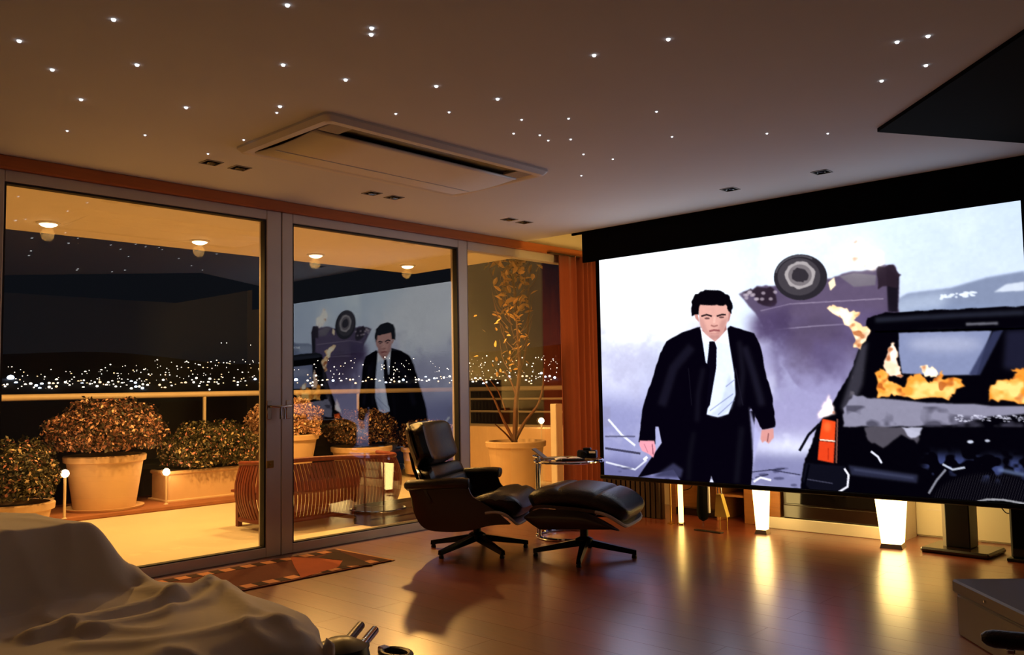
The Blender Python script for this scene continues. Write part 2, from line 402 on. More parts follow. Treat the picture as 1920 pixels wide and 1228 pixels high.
# overturned vehicle
poly(rough([(1385,550),(1420,538),(1448,535),(1560,522),(1585,512),(1640,505),(1652,496),(1676,497),(1685,520),(1684,575),(1690,650),(1650,640),(1600,700),(1560,745),(1500,730),(1440,650),(1425,600)], 2, 4, 1), (80, 68, 92), .96, 1.2)
poly([(1545,530),(1660,530),(1660,585),(1560,590),(1430,605),(1425,580)], (92, 80, 104), .8, 3)
poly([(1660,500),(1684,520),(1682,585),(1664,585)], (26, 22, 30), .95, 1)
poly(rough([(1640,503),(1672,496),(1686,515),(1682,538),(1645,540)], 3, 4, 2), (44, 34, 44), .95, .8)
poly([(1572,518),(1600,512),(1642,516),(1640,535),(1600,538)], (112, 106, 116), .9, 1)
poly(rough([(1392,548),(1420,540),(1450,540),(1455,575),(1430,570)], 4, 4, 3), (36, 26, 34), .8, 1)
for q in range(14): blob(1395+random.random()*60, 545+random.random()*18, 4, 3, (168, 156, 168), .7, .8)
line([(1425,583),(1480,570),(1550,566),(1655,560)], 2.5, (136, 124, 146), .8); line([(1430,620),(1520,612),(1600,607)], 2.5, (150, 140, 164), .6)
poly([(1552,530),(1563,520),(1566,535),(1556,545)], (246, 226, 190), 1, .8)
# its wheel
poly(ell(1500, 520, 50, 43), (44, 41, 47)); poly(ell(1497, 519, 40, 35), (66, 62, 68)); poly(rough(ell(1499, 516, 29, 26, 14), 1.5, 2, 4), (156, 150, 152)); poly(ell(1499, 516, 22, 20), (112, 106, 110)); poly(rough(ell(1499, 516, 16, 14, 10), 1.5, 2, 5), (52, 48, 54))
line(ell(1499, 520, 46, 40, 30)[16:26], 3, (92, 90, 98), .7)
# smoke between the cars
def px_field():
    c = [toc(*p) for p in ((1120, 480), (1920, 480), (1120, 900), (1920, 900))]   # coarse photo coordinates of every cell
    A_ = np.array([[a, b, a*b, 1] for a, b in c]); cx_ = np.linalg.solve(A_, [1120, 1920, 1120, 1920]); cy_ = np.linalg.solve(A_, [480, 480, 900, 900])
    return cx_[0]*XX+cx_[1]*YY+cx_[2]*XX*YY+cx_[3], cy_[0]*XX+cy_[1]*YY+cy_[2]*XX*YY+cy_[3]
PX, PY = px_field()
def smooth(a, lo, hi): t = np.clip((a-lo)/(hi-lo), 0, 1); return t*t*(3-2*t)
n1, n2, n4 = fbm(6, 5), fbm(9, 5), fbm(4, 5)
dark = mask([(1400,600),(1470,575),(1650,585),(1690,640),(1600,720),(1560,790),(1480,760),(1420,680)], 9)
paint(dark*smooth(n1, .3, .6), (96, 84, 118), .95); paint(dark*smooth(n2, .45, .7), (70, 58, 88), .8)
edge = (PX-1385)*.62-(PY-575)*.78                       # diagonal front of the white smoke
paint(smooth(-edge+(n2-.5)*150, -18, 40)*mask([(1290,530),(1425,530),(1470,585),(1580,700),(1570,960),(1290,960)], 10), (204, 206, 228), .96)
paint(smooth(PY+(n2-.5)*150, 625, 725)*mask([(1390,590),(1700,590),(1700,820),(1390,820)], 12), (146, 142, 180), .95)
paint(smooth(n1, .42, .62)*mask([(1440,640),(1620,630),(1600,720),(1470,730)], 12), (84, 74, 106), .75)
paint(smooth(n4, .48, .68)*mask([(1400,640),(1560,700),(1570,870),(1400,870)], 22), (156, 152, 190), .8)
paint(smooth(n1, .52, .7)*mask([(1420,700),(1550,740),(1530,860),(1420,860)], 20), (224, 228, 244), .8)
paint(smooth(n2, .48, .7)*mask([(1120,600),(1310,600),(1290,840),(1120,840)], 26), (170, 170, 198), .65)
paint(smooth(n1, .5, .7)*mask([(1120,500),(1400,500),(1330,640),(1120,660)], 26), (242, 245, 250), .7)
# ground, debris
poly([(1400,850),(1540,850),(1540,940),(1400,930)], (104, 104, 144), .8, 8)
line([(1137,762),(1137,800)], 14, (130, 130, 160), .5, 1.5)
line([(1140,786),(1165,815),(1190,835)], 4, (212, 214, 226)); line([(1134,840),(1200,850)], 4, (44, 42, 60), .8); line([(1134,818),(1190,818)], 3, (78, 78, 104), .8)
line([(1135,866),(1190,880),(1212,862)], 3.5, (196, 198, 212)); line([(1206,862),(1213,856)], 5, (226, 228, 236))
for q in range(60): blob(1140+random.random()*380, 875+random.random()*45, random.uniform(3, 14), random.uniform(1, 3), random.choice(((60,60,88), (78,78,110), (136,136,170))), .7, .9)
for a, b in (((1405,885),(1470,878)), ((1415,895),(1440,889)), ((1440,880),(1500,890))): line([a, b], 2, (40, 40, 60), .8)
line([(1412,903),(1425,895),(1445,900)], 4, (220, 220, 232))
# the man: trousers, coat, shirt, tie, head, hands
K = (14, 12, 20)
poly([(1228,770),(1415,770),(1411,860),(1407,916),(1340,912),(1333,892),(1328,910),(1278,905),(1262,880),(1195,895),(1205,880),(1240,830)], K)
poly(rough([(1313,612),(1280,622),(1248,640),(1235,668),(1222,710),(1205,760),(1200,800),(1197,828),(1228,832),(1228,800),(1300,800),(1380,780),(1392,790),(1408,765),(1420,790),(1428,806),(1453,800),(1451,775),(1447,745),(1435,700),(1425,650),(1414,625),(1368,611),(1340,640)], .8, 5, 6), K)
poly([(1404,762),(1412,790),(1424,815),(1412,870),(1409,820)], (164, 164, 204), .9, 1.5)
poly([(1276,895),(1225,893),(1262,868),(1280,880)], (56, 56, 82), .9, 2)
poly([(1312,614),(1322,680),(1340,690),(1324,777),(1345,782),(1365,776),(1378,740),(1376,700),(1366,640),(1362,612),(1340,636)], (206, 216, 238), 1, .7)
poly([(1366,700),(1378,735),(1370,765),(1352,780),(1330,779),(1350,760)], (176, 186, 216), .7, 2)
for a, b in (((1330,770),(1374,738)), ((1345,778),(1376,750)), ((1360,725),(1376,712))): line([a, b], 1.8, (110, 116, 150), .7)
poly([(1312,612),(1316,640),(1334,648),(1345,640),(1366,646),(1362,612),(1340,636)], (232, 236, 246), 1, .6)
poly([(1329,640),(1339,640),(1343,652),(1342,690),(1330,760),(1322,770),(1324,690),(1328,655)], (16, 14, 24), 1, .5)
poly([(1313,618),(1322,680),(1330,690),(1322,780),(1300,780),(1290,640)], K, 1, .6)
poly([(1318,600),(1358,600),(1362,618),(1340,640),(1316,620)], (150, 104, 100), 1, .7)                         # neck
poly([(1307,570),(1312,610),(1322,626),(1340,640),(1354,626),(1364,600),(1368,572),(1360,560),(1315,560)], (204, 156, 146), 1, .7)
poly([(1300,584),(1306,580),(1310,604),(1303,597)], (186, 134, 126), 1, .6); poly([(1366,582),(1370,586),(1367,600),(1363,605)], (172, 120, 112), 1, .6)
poly([(1308,596),(1315,618),(1324,630),(1340,639),(1340,628),(1326,620),(1318,600)], (176, 130, 126), .6, 2)
poly([(1352,600),(1364,596),(1356,624),(1342,638),(1341,628)], (168, 122, 118), .6, 2)
poly(rough([(1297,592),(1295,566),(1304,552),(1322,543),(1345,544),(1364,552),(1373,568),(1371,588),(1366,584),(1360,572),(1338,573),(1312,572),(1309,590)], 1.3, 4, 8), (15, 13, 18), 1, .6)
line([(1314,593),(1324,590),(1334,593)], 3, (34, 24, 28)); line([(1343,593),(1352,590),(1360,590)], 3, (34, 24, 28))
blob(1325, 597, 5, 1.8, (92, 62, 62), .9, .5); blob(1352, 595, 5, 1.8, (88, 60, 60), .9, .5)
line([(1339,594),(1338,606)], 4, (222, 178, 166), .7, .8); line([(1332,610),(1338,612),(1345,610)], 3, (140, 92, 88), .8)
line([(1329,621),(1338,619),(1349,620)], 3.4, (140, 82, 84)); line([(1331,625),(1340,626),(1347,624)], 2, (176, 124, 120), .7); blob(1339, 632, 10, 4, (156, 112, 110), .4, 1.2)
poly([(1199,826),(1226,826),(1229,842),(1224,858),(1216,851),(1203,845),(1198,834)], (214, 146, 160), 1, .7); line([(1222,832),(1224,852)], 2, (120, 66, 84), .8); line([(1207,832),(1214,848)], 1.5, (160, 98, 116), .7)
poly([(1427,806),(1449,803),(1450,820),(1440,832),(1434,826),(1428,830),(1425,822)], (196, 140, 136), 1, .7); line([(1440,812),(1438,828)], 2, (110, 66, 70), .8)
line([(1378,690),(1392,760)], 1.6, (40, 38, 52), .7); line([(1290,690),(1296,760)], 1.4, (30, 28, 40), .7)
for pts, wd, c in (([(1296,650),(1262,690),(1240,760)], 16, (30, 28, 42)), ([(1395,650),(1412,700),(1428,760)], 12, (34, 32, 46)), ([(1318,690),(1308,740),(1306,790)], 8, (26, 24, 36)), ([(1385,640),(1392,700),(1386,760)], 8, (30, 28, 40)), ([(1390,800),(1384,860),(1380,905)], 10, (24, 23, 33)), ([(1300,810),(1292,860),(1290,900)], 8, (22, 21, 30))):
    line(pts, wd, c, .8, 3)
# burnt car
BK = (13, 12, 17)
poly(rough([(1626,596),(1660,586),(1780,580),(1920,574),(1930,574),(1930,960),(1700,950),(1560,935),(1500,915),(1505,870),(1520,835),(1530,800),(1560,755),(1590,705),(1612,650)], 1.2, 8, 9), BK, 1, .7)
poly([(1684,624),(1858,620),(1845,655),(1830,702),(1760,704),(1690,700),(1684,660)], (122, 130, 162), 1, .8)
blob(1770, 645, 70, 14, (166, 170, 192), .7, 6); poly([(1860,622),(1880,618),(1836,703),(1815,703)], (52, 56, 84), .9, 1)
poly([(1885,620),(1930,618),(1930,700),(1880,690)], (34, 34, 52), .9, 3)
line([(1640,600),(1780,592),(1920,586)], 9, (40, 42, 54), .9, 2); line([(1810,608),(1870,606)], 5, (128, 128, 140), .7, 1); line([(1640,622),(1920,616)], 3, (6, 6, 8))
poly([(1612,650),(1626,640),(1616,720),(1590,780),(1575,765)], (60, 58, 68), .9, 2.5); paint(np.clip((fbm(40, 2)-.5)*5, 0, 1)*mask([(1600,690),(1618,680),(1612,750),(1585,770)], 1), (126, 120, 128), .7)
poly(rough([(1580,765),(1600,740),(1640,748),(1760,755),(1920,762),(1930,775),(1850,782),(1800,795),(1720,798),(1640,800),(1580,800)], 2, 5, 11), (134, 132, 152), .95, 1)
paint(np.clip((fbm(26, 3)-.52)*6, 0, 1)*mask([(1585,760),(1920,765),(1920,800),(1590,800)], 1), (66, 64, 78), .8)
poly(rough([(1620,800),(1690,800),(1725,810),(1720,830),(1690,815),(1655,840),(1625,825)], 2, 4, 12), (84, 80, 90), .9, 1)
poly(rough([(1690,800),(1728,803),(1722,818),(1705,820)], 2, 4, 13), (176, 176, 196), .9, .8)
for q in range(70): blob(1790+random.random()*130, 778+random.random()*12, random.uniform(1, 4), 1.2, (196, 196, 214), .7, .5)
line([(1632,846),(1645,856),(1652,868)], 4, (206, 208, 222)); blob(1818, 828, 6, 3, (200, 206, 226), .9, .6); blob(1850, 826, 5, 2.5, (200, 206, 226), .8, .6)
paint(np.clip((fbm(60, 2)-.55)*6, 0, 1)*mask([(1740,850),(1920,860),(1920,900),(1730,890)], 5), (74, 86, 140), .7)
line([(1740,925),(1755,900),(1772,880)], 4, (150, 152, 166), .8); line([(1766,870),(1785,880),(1808,876)], 4, (206, 214, 232), .8); line([(1870,880),(1920,890)], 7, (92, 106, 140), .8, 1.5)
paint(np.clip((np.sin(XX*1.9+YY*.6)-.2), 0, 1)*mask(ell(1850, 945, 105, 58), 2), (58, 56, 62), .6)
line([(1820,943),(1850,936),(1880,937),(1920,944)], 4, (176, 176, 182), .8); poly(ell(1860, 962, 70, 24), (5, 5, 7))
poly([(1590,872),(1720,890),(1718,905),(1595,890)], (44, 46, 66), .9, 1.5); line([(1600,880),(1712,896)], 4, (70, 74, 98), .6, 1.2)
poly([(1510,868),(1585,874),(1590,915),(1560,932),(1520,920),(1503,900)], (20, 20, 30), 1, 1); line([(1582,878),(1590,890),(1588,912),(1572,922)], 4, (214, 214, 226)); line([(1555,925),(1582,925)], 4, (206, 206, 218))
line([(1512,898),(1560,906)], 2, (84, 84, 104), .7); line([(1498,845),(1515,815),(1535,795)], 5, (18, 18, 26)); line([(1506,918),(1512,890),(1516,870)], 4, (12, 12, 18))
poly([(1541,785),(1566,790),(1564,826),(1535,823)], (214, 74, 34), 1, .7); poly([(1535,826),(1564,829),(1562,868),(1532,862)], (204, 66, 34), 1, .7); line([(1536,824),(1565,827)], 2.5, (246, 216, 196)); line([(1569,785),(1567,868)], 3, (112, 74, 64))
blob(1550, 800, 7, 9, (240, 112, 60), .7, 2); line([(1552,840),(1552,862)], 2, (140, 34, 20), .6)
# flames
def flame(pts, c1, c2, sd, s=.8):
    m = mask(rough(pts, 3.2, 5, sd), s); n = np.clip((fbm(34, 3)-.38)*4, 0, 1)
    paint(m, c1); paint(blur(m, 2)*m*n, c2, .9); paint(m*np.clip((fbm(50, 2)-.6)*6, 0, 1), (150, 70, 30), .7)
flame([(1645,745),(1642,700),(1655,690),(1668,712),(1690,728),(1705,705),(1725,700),(1742,718),(1755,708),(1762,694),(1768,712),(1800,708),(1806,722),(1790,732),(1778,748),(1700,746),(1670,740)], (232, 150, 62), (250, 206, 128), 21)
flame([(1722,690),(1735,685),(1752,692),(1756,704),(1738,706)], (252, 226, 186), (255, 246, 226), 22)
flame([(1850,750),(1856,728),(1872,712),(1895,712),(1905,700),(1895,694),(1920,690),(1925,755),(1880,752)], (226, 140, 52), (250, 208, 130), 23)
flame([(1665,700),(1655,680),(1665,655),(1674,640),(1680,660),(1684,690),(1692,705),(1680,708)], (246, 206, 176), (255, 240, 226), 24)
flame([(1550,575),(1565,572),(1590,582),(1612,588),(1600,600),(1632,618),(1614,655),(1598,650),(1606,635),(1580,600)], (244, 206, 156), (255, 244, 220), 25)
flame([(1588,478),(1600,452),(1612,446),(1625,466),(1650,474),(1658,495),(1630,506),(1612,500),(1600,490)], (252, 244, 232), (255, 252, 246), 26, 2.0)
flame([(1530,785),(1540,765),(1550,742),(1560,752),(1562,778)], (246, 222, 224), (255, 250, 250), 27, 1.5)
blob(1612, 478, 36, 30, (255, 250, 240), .35, 12)
IMG[:] = np.clip((IMG*(.98+.04*fbm(120, 2))[..., None]-.5)*1.06+.485, 0, 1)
lin = np.where(IMG <= .04045, IMG/12.92, ((IMG+.055)/1.055)**2.4)
nx, nz_ = GW, GH
gx = np.linspace(X0-cxs, X1-cxs, nx); gz = np.linspace(Z1, Z0, nz_)
V = np.zeros((nz_, nx, 3), np.float32); V[..., 0] = gx[None]; V[..., 1] = .008; V[..., 2] = gz[:, None]
idx = np.arange(nx*nz_).reshape(nz_, nx)
Q = np.stack([idx[:-1, :-1], idx[1:, :-1], idx[1:, 1:], idx[:-1, 1:]], -1).reshape(-1, 4).astype(np.int32)
me = bpy.data.meshes.new('picture'); me.vertices.add(nx*nz_); me.vertices.foreach_set('co', V.ravel())
me.loops.add(Q.size); me.loops.foreach_set('vertex_index', Q.ravel()); me.polygons.add(len(Q)); me.polygons.foreach_set('loop_start', np.arange(0, Q.size, 4, dtype=np.int32))
me.update(calc_edges=True)
ca = me.color_attributes.new('picture', 'FLOAT_COLOR', 'POINT')
ca.data.foreach_set('color', np.concatenate([lin, np.ones((nz_, nx, 1))], -1).astype(np.float32).ravel())
pm = bpy.data.materials.new('projected_picture'); pm.use_nodes = True; N = pm.node_tree.nodes; N.remove(N['Principled BSDF'])
an = N.new('ShaderNodeAttribute'); an.attribute_name = 'picture'; en = N.new('ShaderNodeEmission'); en.inputs[1].default_value = SCREEN_GAIN
pm.node_tree.links.new(an.outputs['Color'], en.inputs[0]); pm.node_tree.links.new(en.outputs[0], N['Material Output'].inputs[0])
pic = obj('picture', me, pm, sc); pic['label'] = 'film picture of a man in a dark suit walking past burning wrecked vehicles'

# ------------------------------------------------------------------ lounge chair and ottoman
def sweep(profile, half_w, bend, off0, off1, nu=20, nv=24, corner=.16, bulge=0, widths=None, seams=0):
    """closed curved panel: profile in local XZ, swept across Y, bent along its normal; off0/off1 = lower/upper offsets"""
    P = catmull([(p[0], 0, p[1]) for p in profile], 10); n = len(P)
    def mid(b):
        t = max(0, min(1, b))*(n-1); i = min(int(t), n-2); f = t-i; p = P[i].lerp(P[i+1], f); d = (P[min(i+2, n-1)]-P[max(i-1, 0)]).normalized(); return p, Vector((-d.z, 0, d.x))
    def surf(u, v, off, sgn):
        s_, t_ = 2*u-1, 2*v-1
        a = s_*(1-corner*abs(t_)**7); b = (t_*(1-corner*abs(s_)**7)+1)/2
        p, nn = mid(b); hw = half_w if not widths else half_w*(widths[0]*(1-b)+widths[1]*b)
        e = max(abs(s_), abs(t_)); puff = (1-e**5)**.5 if bulge else 1
        o = off + (bulge*puff*sgn if bulge else 0)
        if seams and sgn > 0: o -= .012*sum(math.exp(-((v-k/(seams+1))/.02)**2) for k in range(1, seams+1))
        q = p + nn*(o + bend*a*a); return (q.x, a*hw, q.z)
    return MB().slab(lambda u, v: surf(u, v, off1, 1), lambda u, v: surf(u, v, off0, -1), nu, nv)
def edge_strip(profile, half_w, bend, off0, off1, corner=.16, grow=.004, widths=None, front=None):
    """light plywood edge running round a shell"""
    P = catmull([(p[0], 0, p[1]) for p in profile], 10); n = len(P); pts = []
    def pt(s_, t_):
        a = s_*(1-corner*abs(t_)**7); b = (t_*(1-corner*abs(s_)**7)+1)/2; t = b*(n-1); i = min(int(t), n-2); p = P[i].lerp(P[i+1], t-i)
        d = (P[min(i+2, n-1)]-P[max(i-1, 0)]).normalized(); nn = Vector((-d.z, 0, d.x)); hw = half_w if not widths else half_w*(widths[0]*(1-b)+widths[1]*b)
        q = p+nn*((off0+off1)/2+bend*a*a); return (q.x, a*hw, q.z)
    K_ = 14
    for k in range(K_+1): pts.append(pt(1, front+(1-front)*k/K_))
    for k in range(1, K_): pts.append(pt(1-2*k/K_, 1))
    for k in range(K_+1): pts.append(pt(-1, 1-(1-front)*k/K_))
    return MB().tube(pts, abs(off1-off0)/2+grow*.3, 6)
def star_base(e, n, rad, rot, hub_z, post):
    obj('post', MB().lathe([(.028, hub_z-.01), (.028, post)], 16), 'black_metal', e, True)
    obj('hub', MB().lathe([(.035, hub_z-.045), (.06, hub_z-.03), (.06, hub_z), (.03, hub_z+.015)], 20), 'black_metal', e, True)
    for k in range(n):
        a = rot+2*PI*k/n; c, s = math.cos(a), math.sin(a)
        def P(r, w_, z): return (c*r-s*w_, s*r+c*w_, z)
        lg = obj('leg', MB().hull([P(.02,-.03,hub_z-.045), P(rad,-.016,.022), P(rad,.016,.022), P(.02,.03,hub_z-.045)], [P(.02,-.022,hub_z), P(rad,-.012,.05), P(rad,.012,.05), P(.02,.022,hub_z)]), 'black_metal', e)
        obj('foot', MB().lathe([(.016, 0), (.018, .004), (.014, .024)], 12, P(rad-.015, 0, 0)), 'black_plastic', lg, True)
CHAIR_ROT = math.radians(27.5)
ch = thing('lounge_chair', 'black leather lounge chair with walnut shells on a star base', 'chair', (-4.32, 4.24, 0), CHAIR_ROT)
star_base(ch, 5, .36, math.radians(100), .115, .22)
seat_p = [(-.35,.27),(-.30,.205),(-.16,.18),(.02,.205),(.17,.255),(.27,.258),(.335,.205)]
obj('seat_shell', sweep(seat_p, .335, .05, -.008, .008), 'walnut', ch, True)
obj('shell_edge', edge_strip(seat_p, .337, .05, -.008, .008, front=.42), 'ply_edge', ch, True)['label'] = 'pale plywood edge of the seat shell'
cush_p = [(-.28,.255),(-.14,.24),(.02,.27),(.17,.325),(.275,.325),(.35,.262)]
obj('seat_cushion', sweep(cush_p, .325, .035, .0, .03, bulge=.055, seams=3), 'black_leather', ch, True)
back_p = [(-.25,.27),(-.33,.40),(-.39,.575)]
obj('back_shell', sweep(back_p[::-1], .36, .10, -.008, .008, corner=.2), 'walnut', ch, True)
bc = [(-.21,.30),(-.285,.42),(-.345,.575)]
obj('back_cushion', sweep(bc[::-1], .335, .08, 0, .03, bulge=.05, corner=.2, seams=2), 'black_leather', ch, True)
head_p = [(-.375,.585),(-.43,.72),(-.465,.885)]
obj('headrest_shell', sweep(head_p[::-1], .315, .085, -.008, .008, corner=.22), 'walnut', ch, True)
hc = [(-.33,.575),(-.385,.715),(-.425,.88)]
obj('headrest_cushion', sweep(hc[::-1], .305, .07, 0, .03, bulge=.068, corner=.26), 'black_leather', ch, True)
for sy in (-1, 1):
    obj('back_strut', MB().tube([(-.375, sy*.1, .45), (-.425, sy*.1, .56), (-.452, sy*.1, .68)], .012, 8), 'black_metal', ch, True)
    ap = catmull([(-.39, sy*.335, .475), (-.2, sy*.375, .492), (.0, sy*.375, .502), (.07, sy*.365, .497)], 6)
    arm = MB()
    for k in range(len(ap)-1): pass
    arm.tube(ap, [.022]+[.036]*(len(ap)-2)+[.02], 12)
    A = obj('armrest', arm, 'black_leather', ch, 'all')
    # curved shell panel under the armrest
    BOT = [(-.36,.43),(-.335,.30),(-.26,.195),(-.1,.175),(.05,.188),(.2,.225),(.33,.235)]; TOP = [(-.37,.47),(-.3,.475),(-.15,.485),(.03,.49),(.085,.41),(.2,.345),(.335,.24)]
    BC = catmull([(a, 0, b) for a, b in BOT], 4); TCv = catmull([(a, 0, b) for a, b in TOP], 4)
    def side(u, v, d, sy=sy):
        t = u*(len(BC)-1); i = min(int(t), len(BC)-2); f = t-i; b_ = BC[i].lerp(BC[i+1], f); t_ = TCv[i].lerp(TCv[i+1], f); p_ = b_.lerp(t_, v)
        return (p_.x, sy*(.325+.035*math.sin(v*PI/2)*(1-u)+d), p_.z)
    obj('side_shell', MB().slab(lambda u, v: side(u, v, .006), lambda u, v: side(u, v, -.006), 24, 10), 'walnut', ch, True)
ot = thing('ottoman', 'black leather ottoman with walnut shell in front of the lounge chair', 'ottoman', (-3.59, 4.51, 0), math.radians(20))
star_base(ot, 4, .34, math.radians(12), .12, .30)
op = [(-.30,.285),(-.22,.335),(-.08,.335),(.10,.325),(.24,.30),(.335,.235)]
obj('shell', sweep(op, .28, .02, -.01, .01), 'walnut', ot, True)
obj('shell_edge', edge_strip(op, .282, .02, -.01, .01, front=.45), 'ply_edge', ot, True)['label'] = 'pale plywood edge of the ottoman shell'
def oside(u, v, d, sy):
    x = -.31+.63*u; zt = .34-.11*max(0, u-.55)**1.6/.45**1.6+.0*u-.05*max(0, .12-u)/.12; zb = .205+.03*u+.07*max(0, .15-u)/.15; return (x, sy*(.268+.012*math.sin(v*PI)+d), min(zb, zt-.004)*(1-v)+zt*v)
for sy in (-1, 1): obj('side_shell', MB().slab(lambda u, v: oside(u, v, .006, sy), lambda u, v: oside(u, v, -.006, sy), 12, 6), 'walnut', ot, True)
oc = [(-.30,.355),(-.20,.405),(-.04,.415),(.12,.40),(.25,.365),(.345,.285)]
obj('cushion', sweep(oc, .275, .0, -.02, .02, bulge=.05, seams=2, nu=28, nv=36), 'black_leather', ot, True)
obj('mount', MB().box(-.12, .12, -.1, .1, .285, .325, .01), 'black_metal', ot)

# ------------------------------------------------------------------ chrome side table and what lies on it
TC = (-4.16, 5.06)
tb = thing('side_table', 'round chrome and glass side table between chair and ottoman', 'table', (*TC, 0), math.radians(42))
ring = [(.255*math.cos(a), .255*math.sin(a), .565) for a in [2*PI*k/40 for k in range(40)]]
obj('top_ring', MB().tube(ring, .012, 8, closed=True), 'chrome', tb, True)
obj('glass_top', MB().lathe([(.25, .562), (.25, .572)], 40), 'table_glass', tb, True)
cring = [(.25*math.cos(a), .25*math.sin(a), .013) for a in [math.radians(62+i*236/30) for i in range(31)]]
obj('base_ring', MB().tube(cring, .013, 8), 'chrome', tb, True)
for a in (math.radians(165), math.radians(205)):
    obj('upright', MB().tube([(.25*math.cos(a), .25*math.sin(a), .013), (.25*math.cos(a), .25*math.sin(a), .60)], .011, 10), 'chrome', tb, True)
a = math.radians(185); obj('clamp', MB().tube([(.25*math.cos(math.radians(165)), .25*math.sin(math.radians(165)), .6), (.262*math.cos(a), .262*math.sin(a), .603), (.25*math.cos(math.radians(205)), .25*math.sin(math.radians(205)), .6)], .011, 8), 'chrome', tb, True)
ZT = .5725
def on_table(x, y): p = onz(x, y, ZT); return p
mg = thing('magazine', 'white open magazine lying on the glass side table', 'magazine', (TC[0]+.03, TC[1]-.035, ZT), math.radians(44))
def pg(u, v, d): x = -.10+.2*u; return (x, -.075+.15*v, .004+.016*abs(math.sin(u*PI*2))*.6+d)
obj('pages', MB().slab(lambda u, v: pg(u, v, .004), lambda u, v: pg(u, v, -.004), 16, 4), 'paper', mg, 'all')
obj('cover', MB().box(-.103, .103, -.078, .078, 0, .0016), 'black_plastic', mg)
ca_ = thing('compact_camera', 'black compact camera on the glass side table', 'camera', (TC[0]+.07, TC[1]+.14, ZT+.001), math.radians(25))
obj('body', MB().box(-.075, .075, -.03, .03, 0, .062, .008), 'black_plastic', ca_)
obj('lens', MB().tube([(-.01,-.03,.03),(-.01,-.075,.03)], [.027,.024], 16), 'black_metal', ca_, True)
obj('viewfinder', MB().box(-.03, .03, -.022, .022, .062, .08, .005), 'black_plastic', ca_); obj('plate', MB().box(.02, .07, -.032, -.03, .04, .055), 'chrome', ca_)
rc = thing('remote_control', 'black and silver remote control beside the magazine', 'remote', (TC[0]+.13, TC[1]-.11, ZT), math.radians(44))
rb_ = obj('body', MB().box(-.085, .085, -.022, .022, 0, .018, .005), 'black_plastic', rc); obj('faceplate', MB().box(-.08, .02, -.016, .016, .018, .0195), 'chrome', rc)
for k in range(6): obj('button', MB().lathe([(.004, .018), (.004, .021)], 8, (.03+.018*(k % 3), -.008+.016*(k//3), 0)), 'white_plastic', rc)
bk = thing('picture_stand', 'silver tilted tablet propped open on the side table', 'tablet', (TC[0]-.155, TC[1]-.0, ZT), math.radians(25))
obj('panel', MB().hull([(-.06,-.05,0),(-.05,-.05,0),(-.05,.05,0),(-.06,.05,0)], [(-.16,-.05,.075),(-.15,-.05,.075),(-.15,.05,.075),(-.16,.05,.075)]), 'grey_plastic', bk)
obj('base', MB().box(-.055, .03, -.05, .05, 0, .008, .002), 'grey_plastic', bk)

# ------------------------------------------------------------------ sheet-covered sofa in the foreground
SX0, SX1, SY0, SY1 = -4.75, -2.24, -.35, 1.64
so = thing('sofa', 'low upholstered sofa hidden under the pale dust sheet', 'sofa', (-3.4, .6, 0))
obj('base', MB().box(-1.25, .98, -.85, .72, .07, .28, .03), 'sofa_base', so)
obj('seat_cushion', MB().box(.1, 1.0, -.85, .74, .28, .365, .05), 'sofa_base', so)
obj('arm_block', MB().box(-1.25, -.06, -.85, .42, .28, .60, .08), 'sofa_base', so)
for x in (-1.15, .9):
    for y in (-.75, .62): obj('leg', MB().lathe([(.03, 0), (.035, .07)], 12, (x, y, 0)), 'walnut', so, True)
def sst(e0, e1, x): t = max(0, min(1, (x-e0)/(e1-e0))); return t*t*(3-2*t)
FOLDS = []     # (points on the cloth, height, width)
for pts, hgt, wd in (([(412,1088),(330,1120),(220,1150),(60,1190)], .035, .035), ([(440,1090),(380,1125),(300,1150),(160,1180)], .022, .03), ([(235,1072),(260,1090),(330,1122)], .03, .03),
                     ([(205,1020),(215,1060),(250,1090)], .02, .03), ([(540,1150),(430,1165),(300,1190),(150,1200)], .014, .03), ([(600,1190),(500,1195),(380,1225)], .012, .03), ([(560,1160),(470,1140),(420,1100)], .014, .025)):
    FOLDS.append(([onz(x, y, .44).xy for x, y in pts], hgt, wd))
def segd(p, a, b):
    d = b-a; t = max(0, min(1, (p-a).dot(d)/max(1e-9, d.dot(d)))); return (p-(a+d*t)).length
from mathutils import noise as mnoise
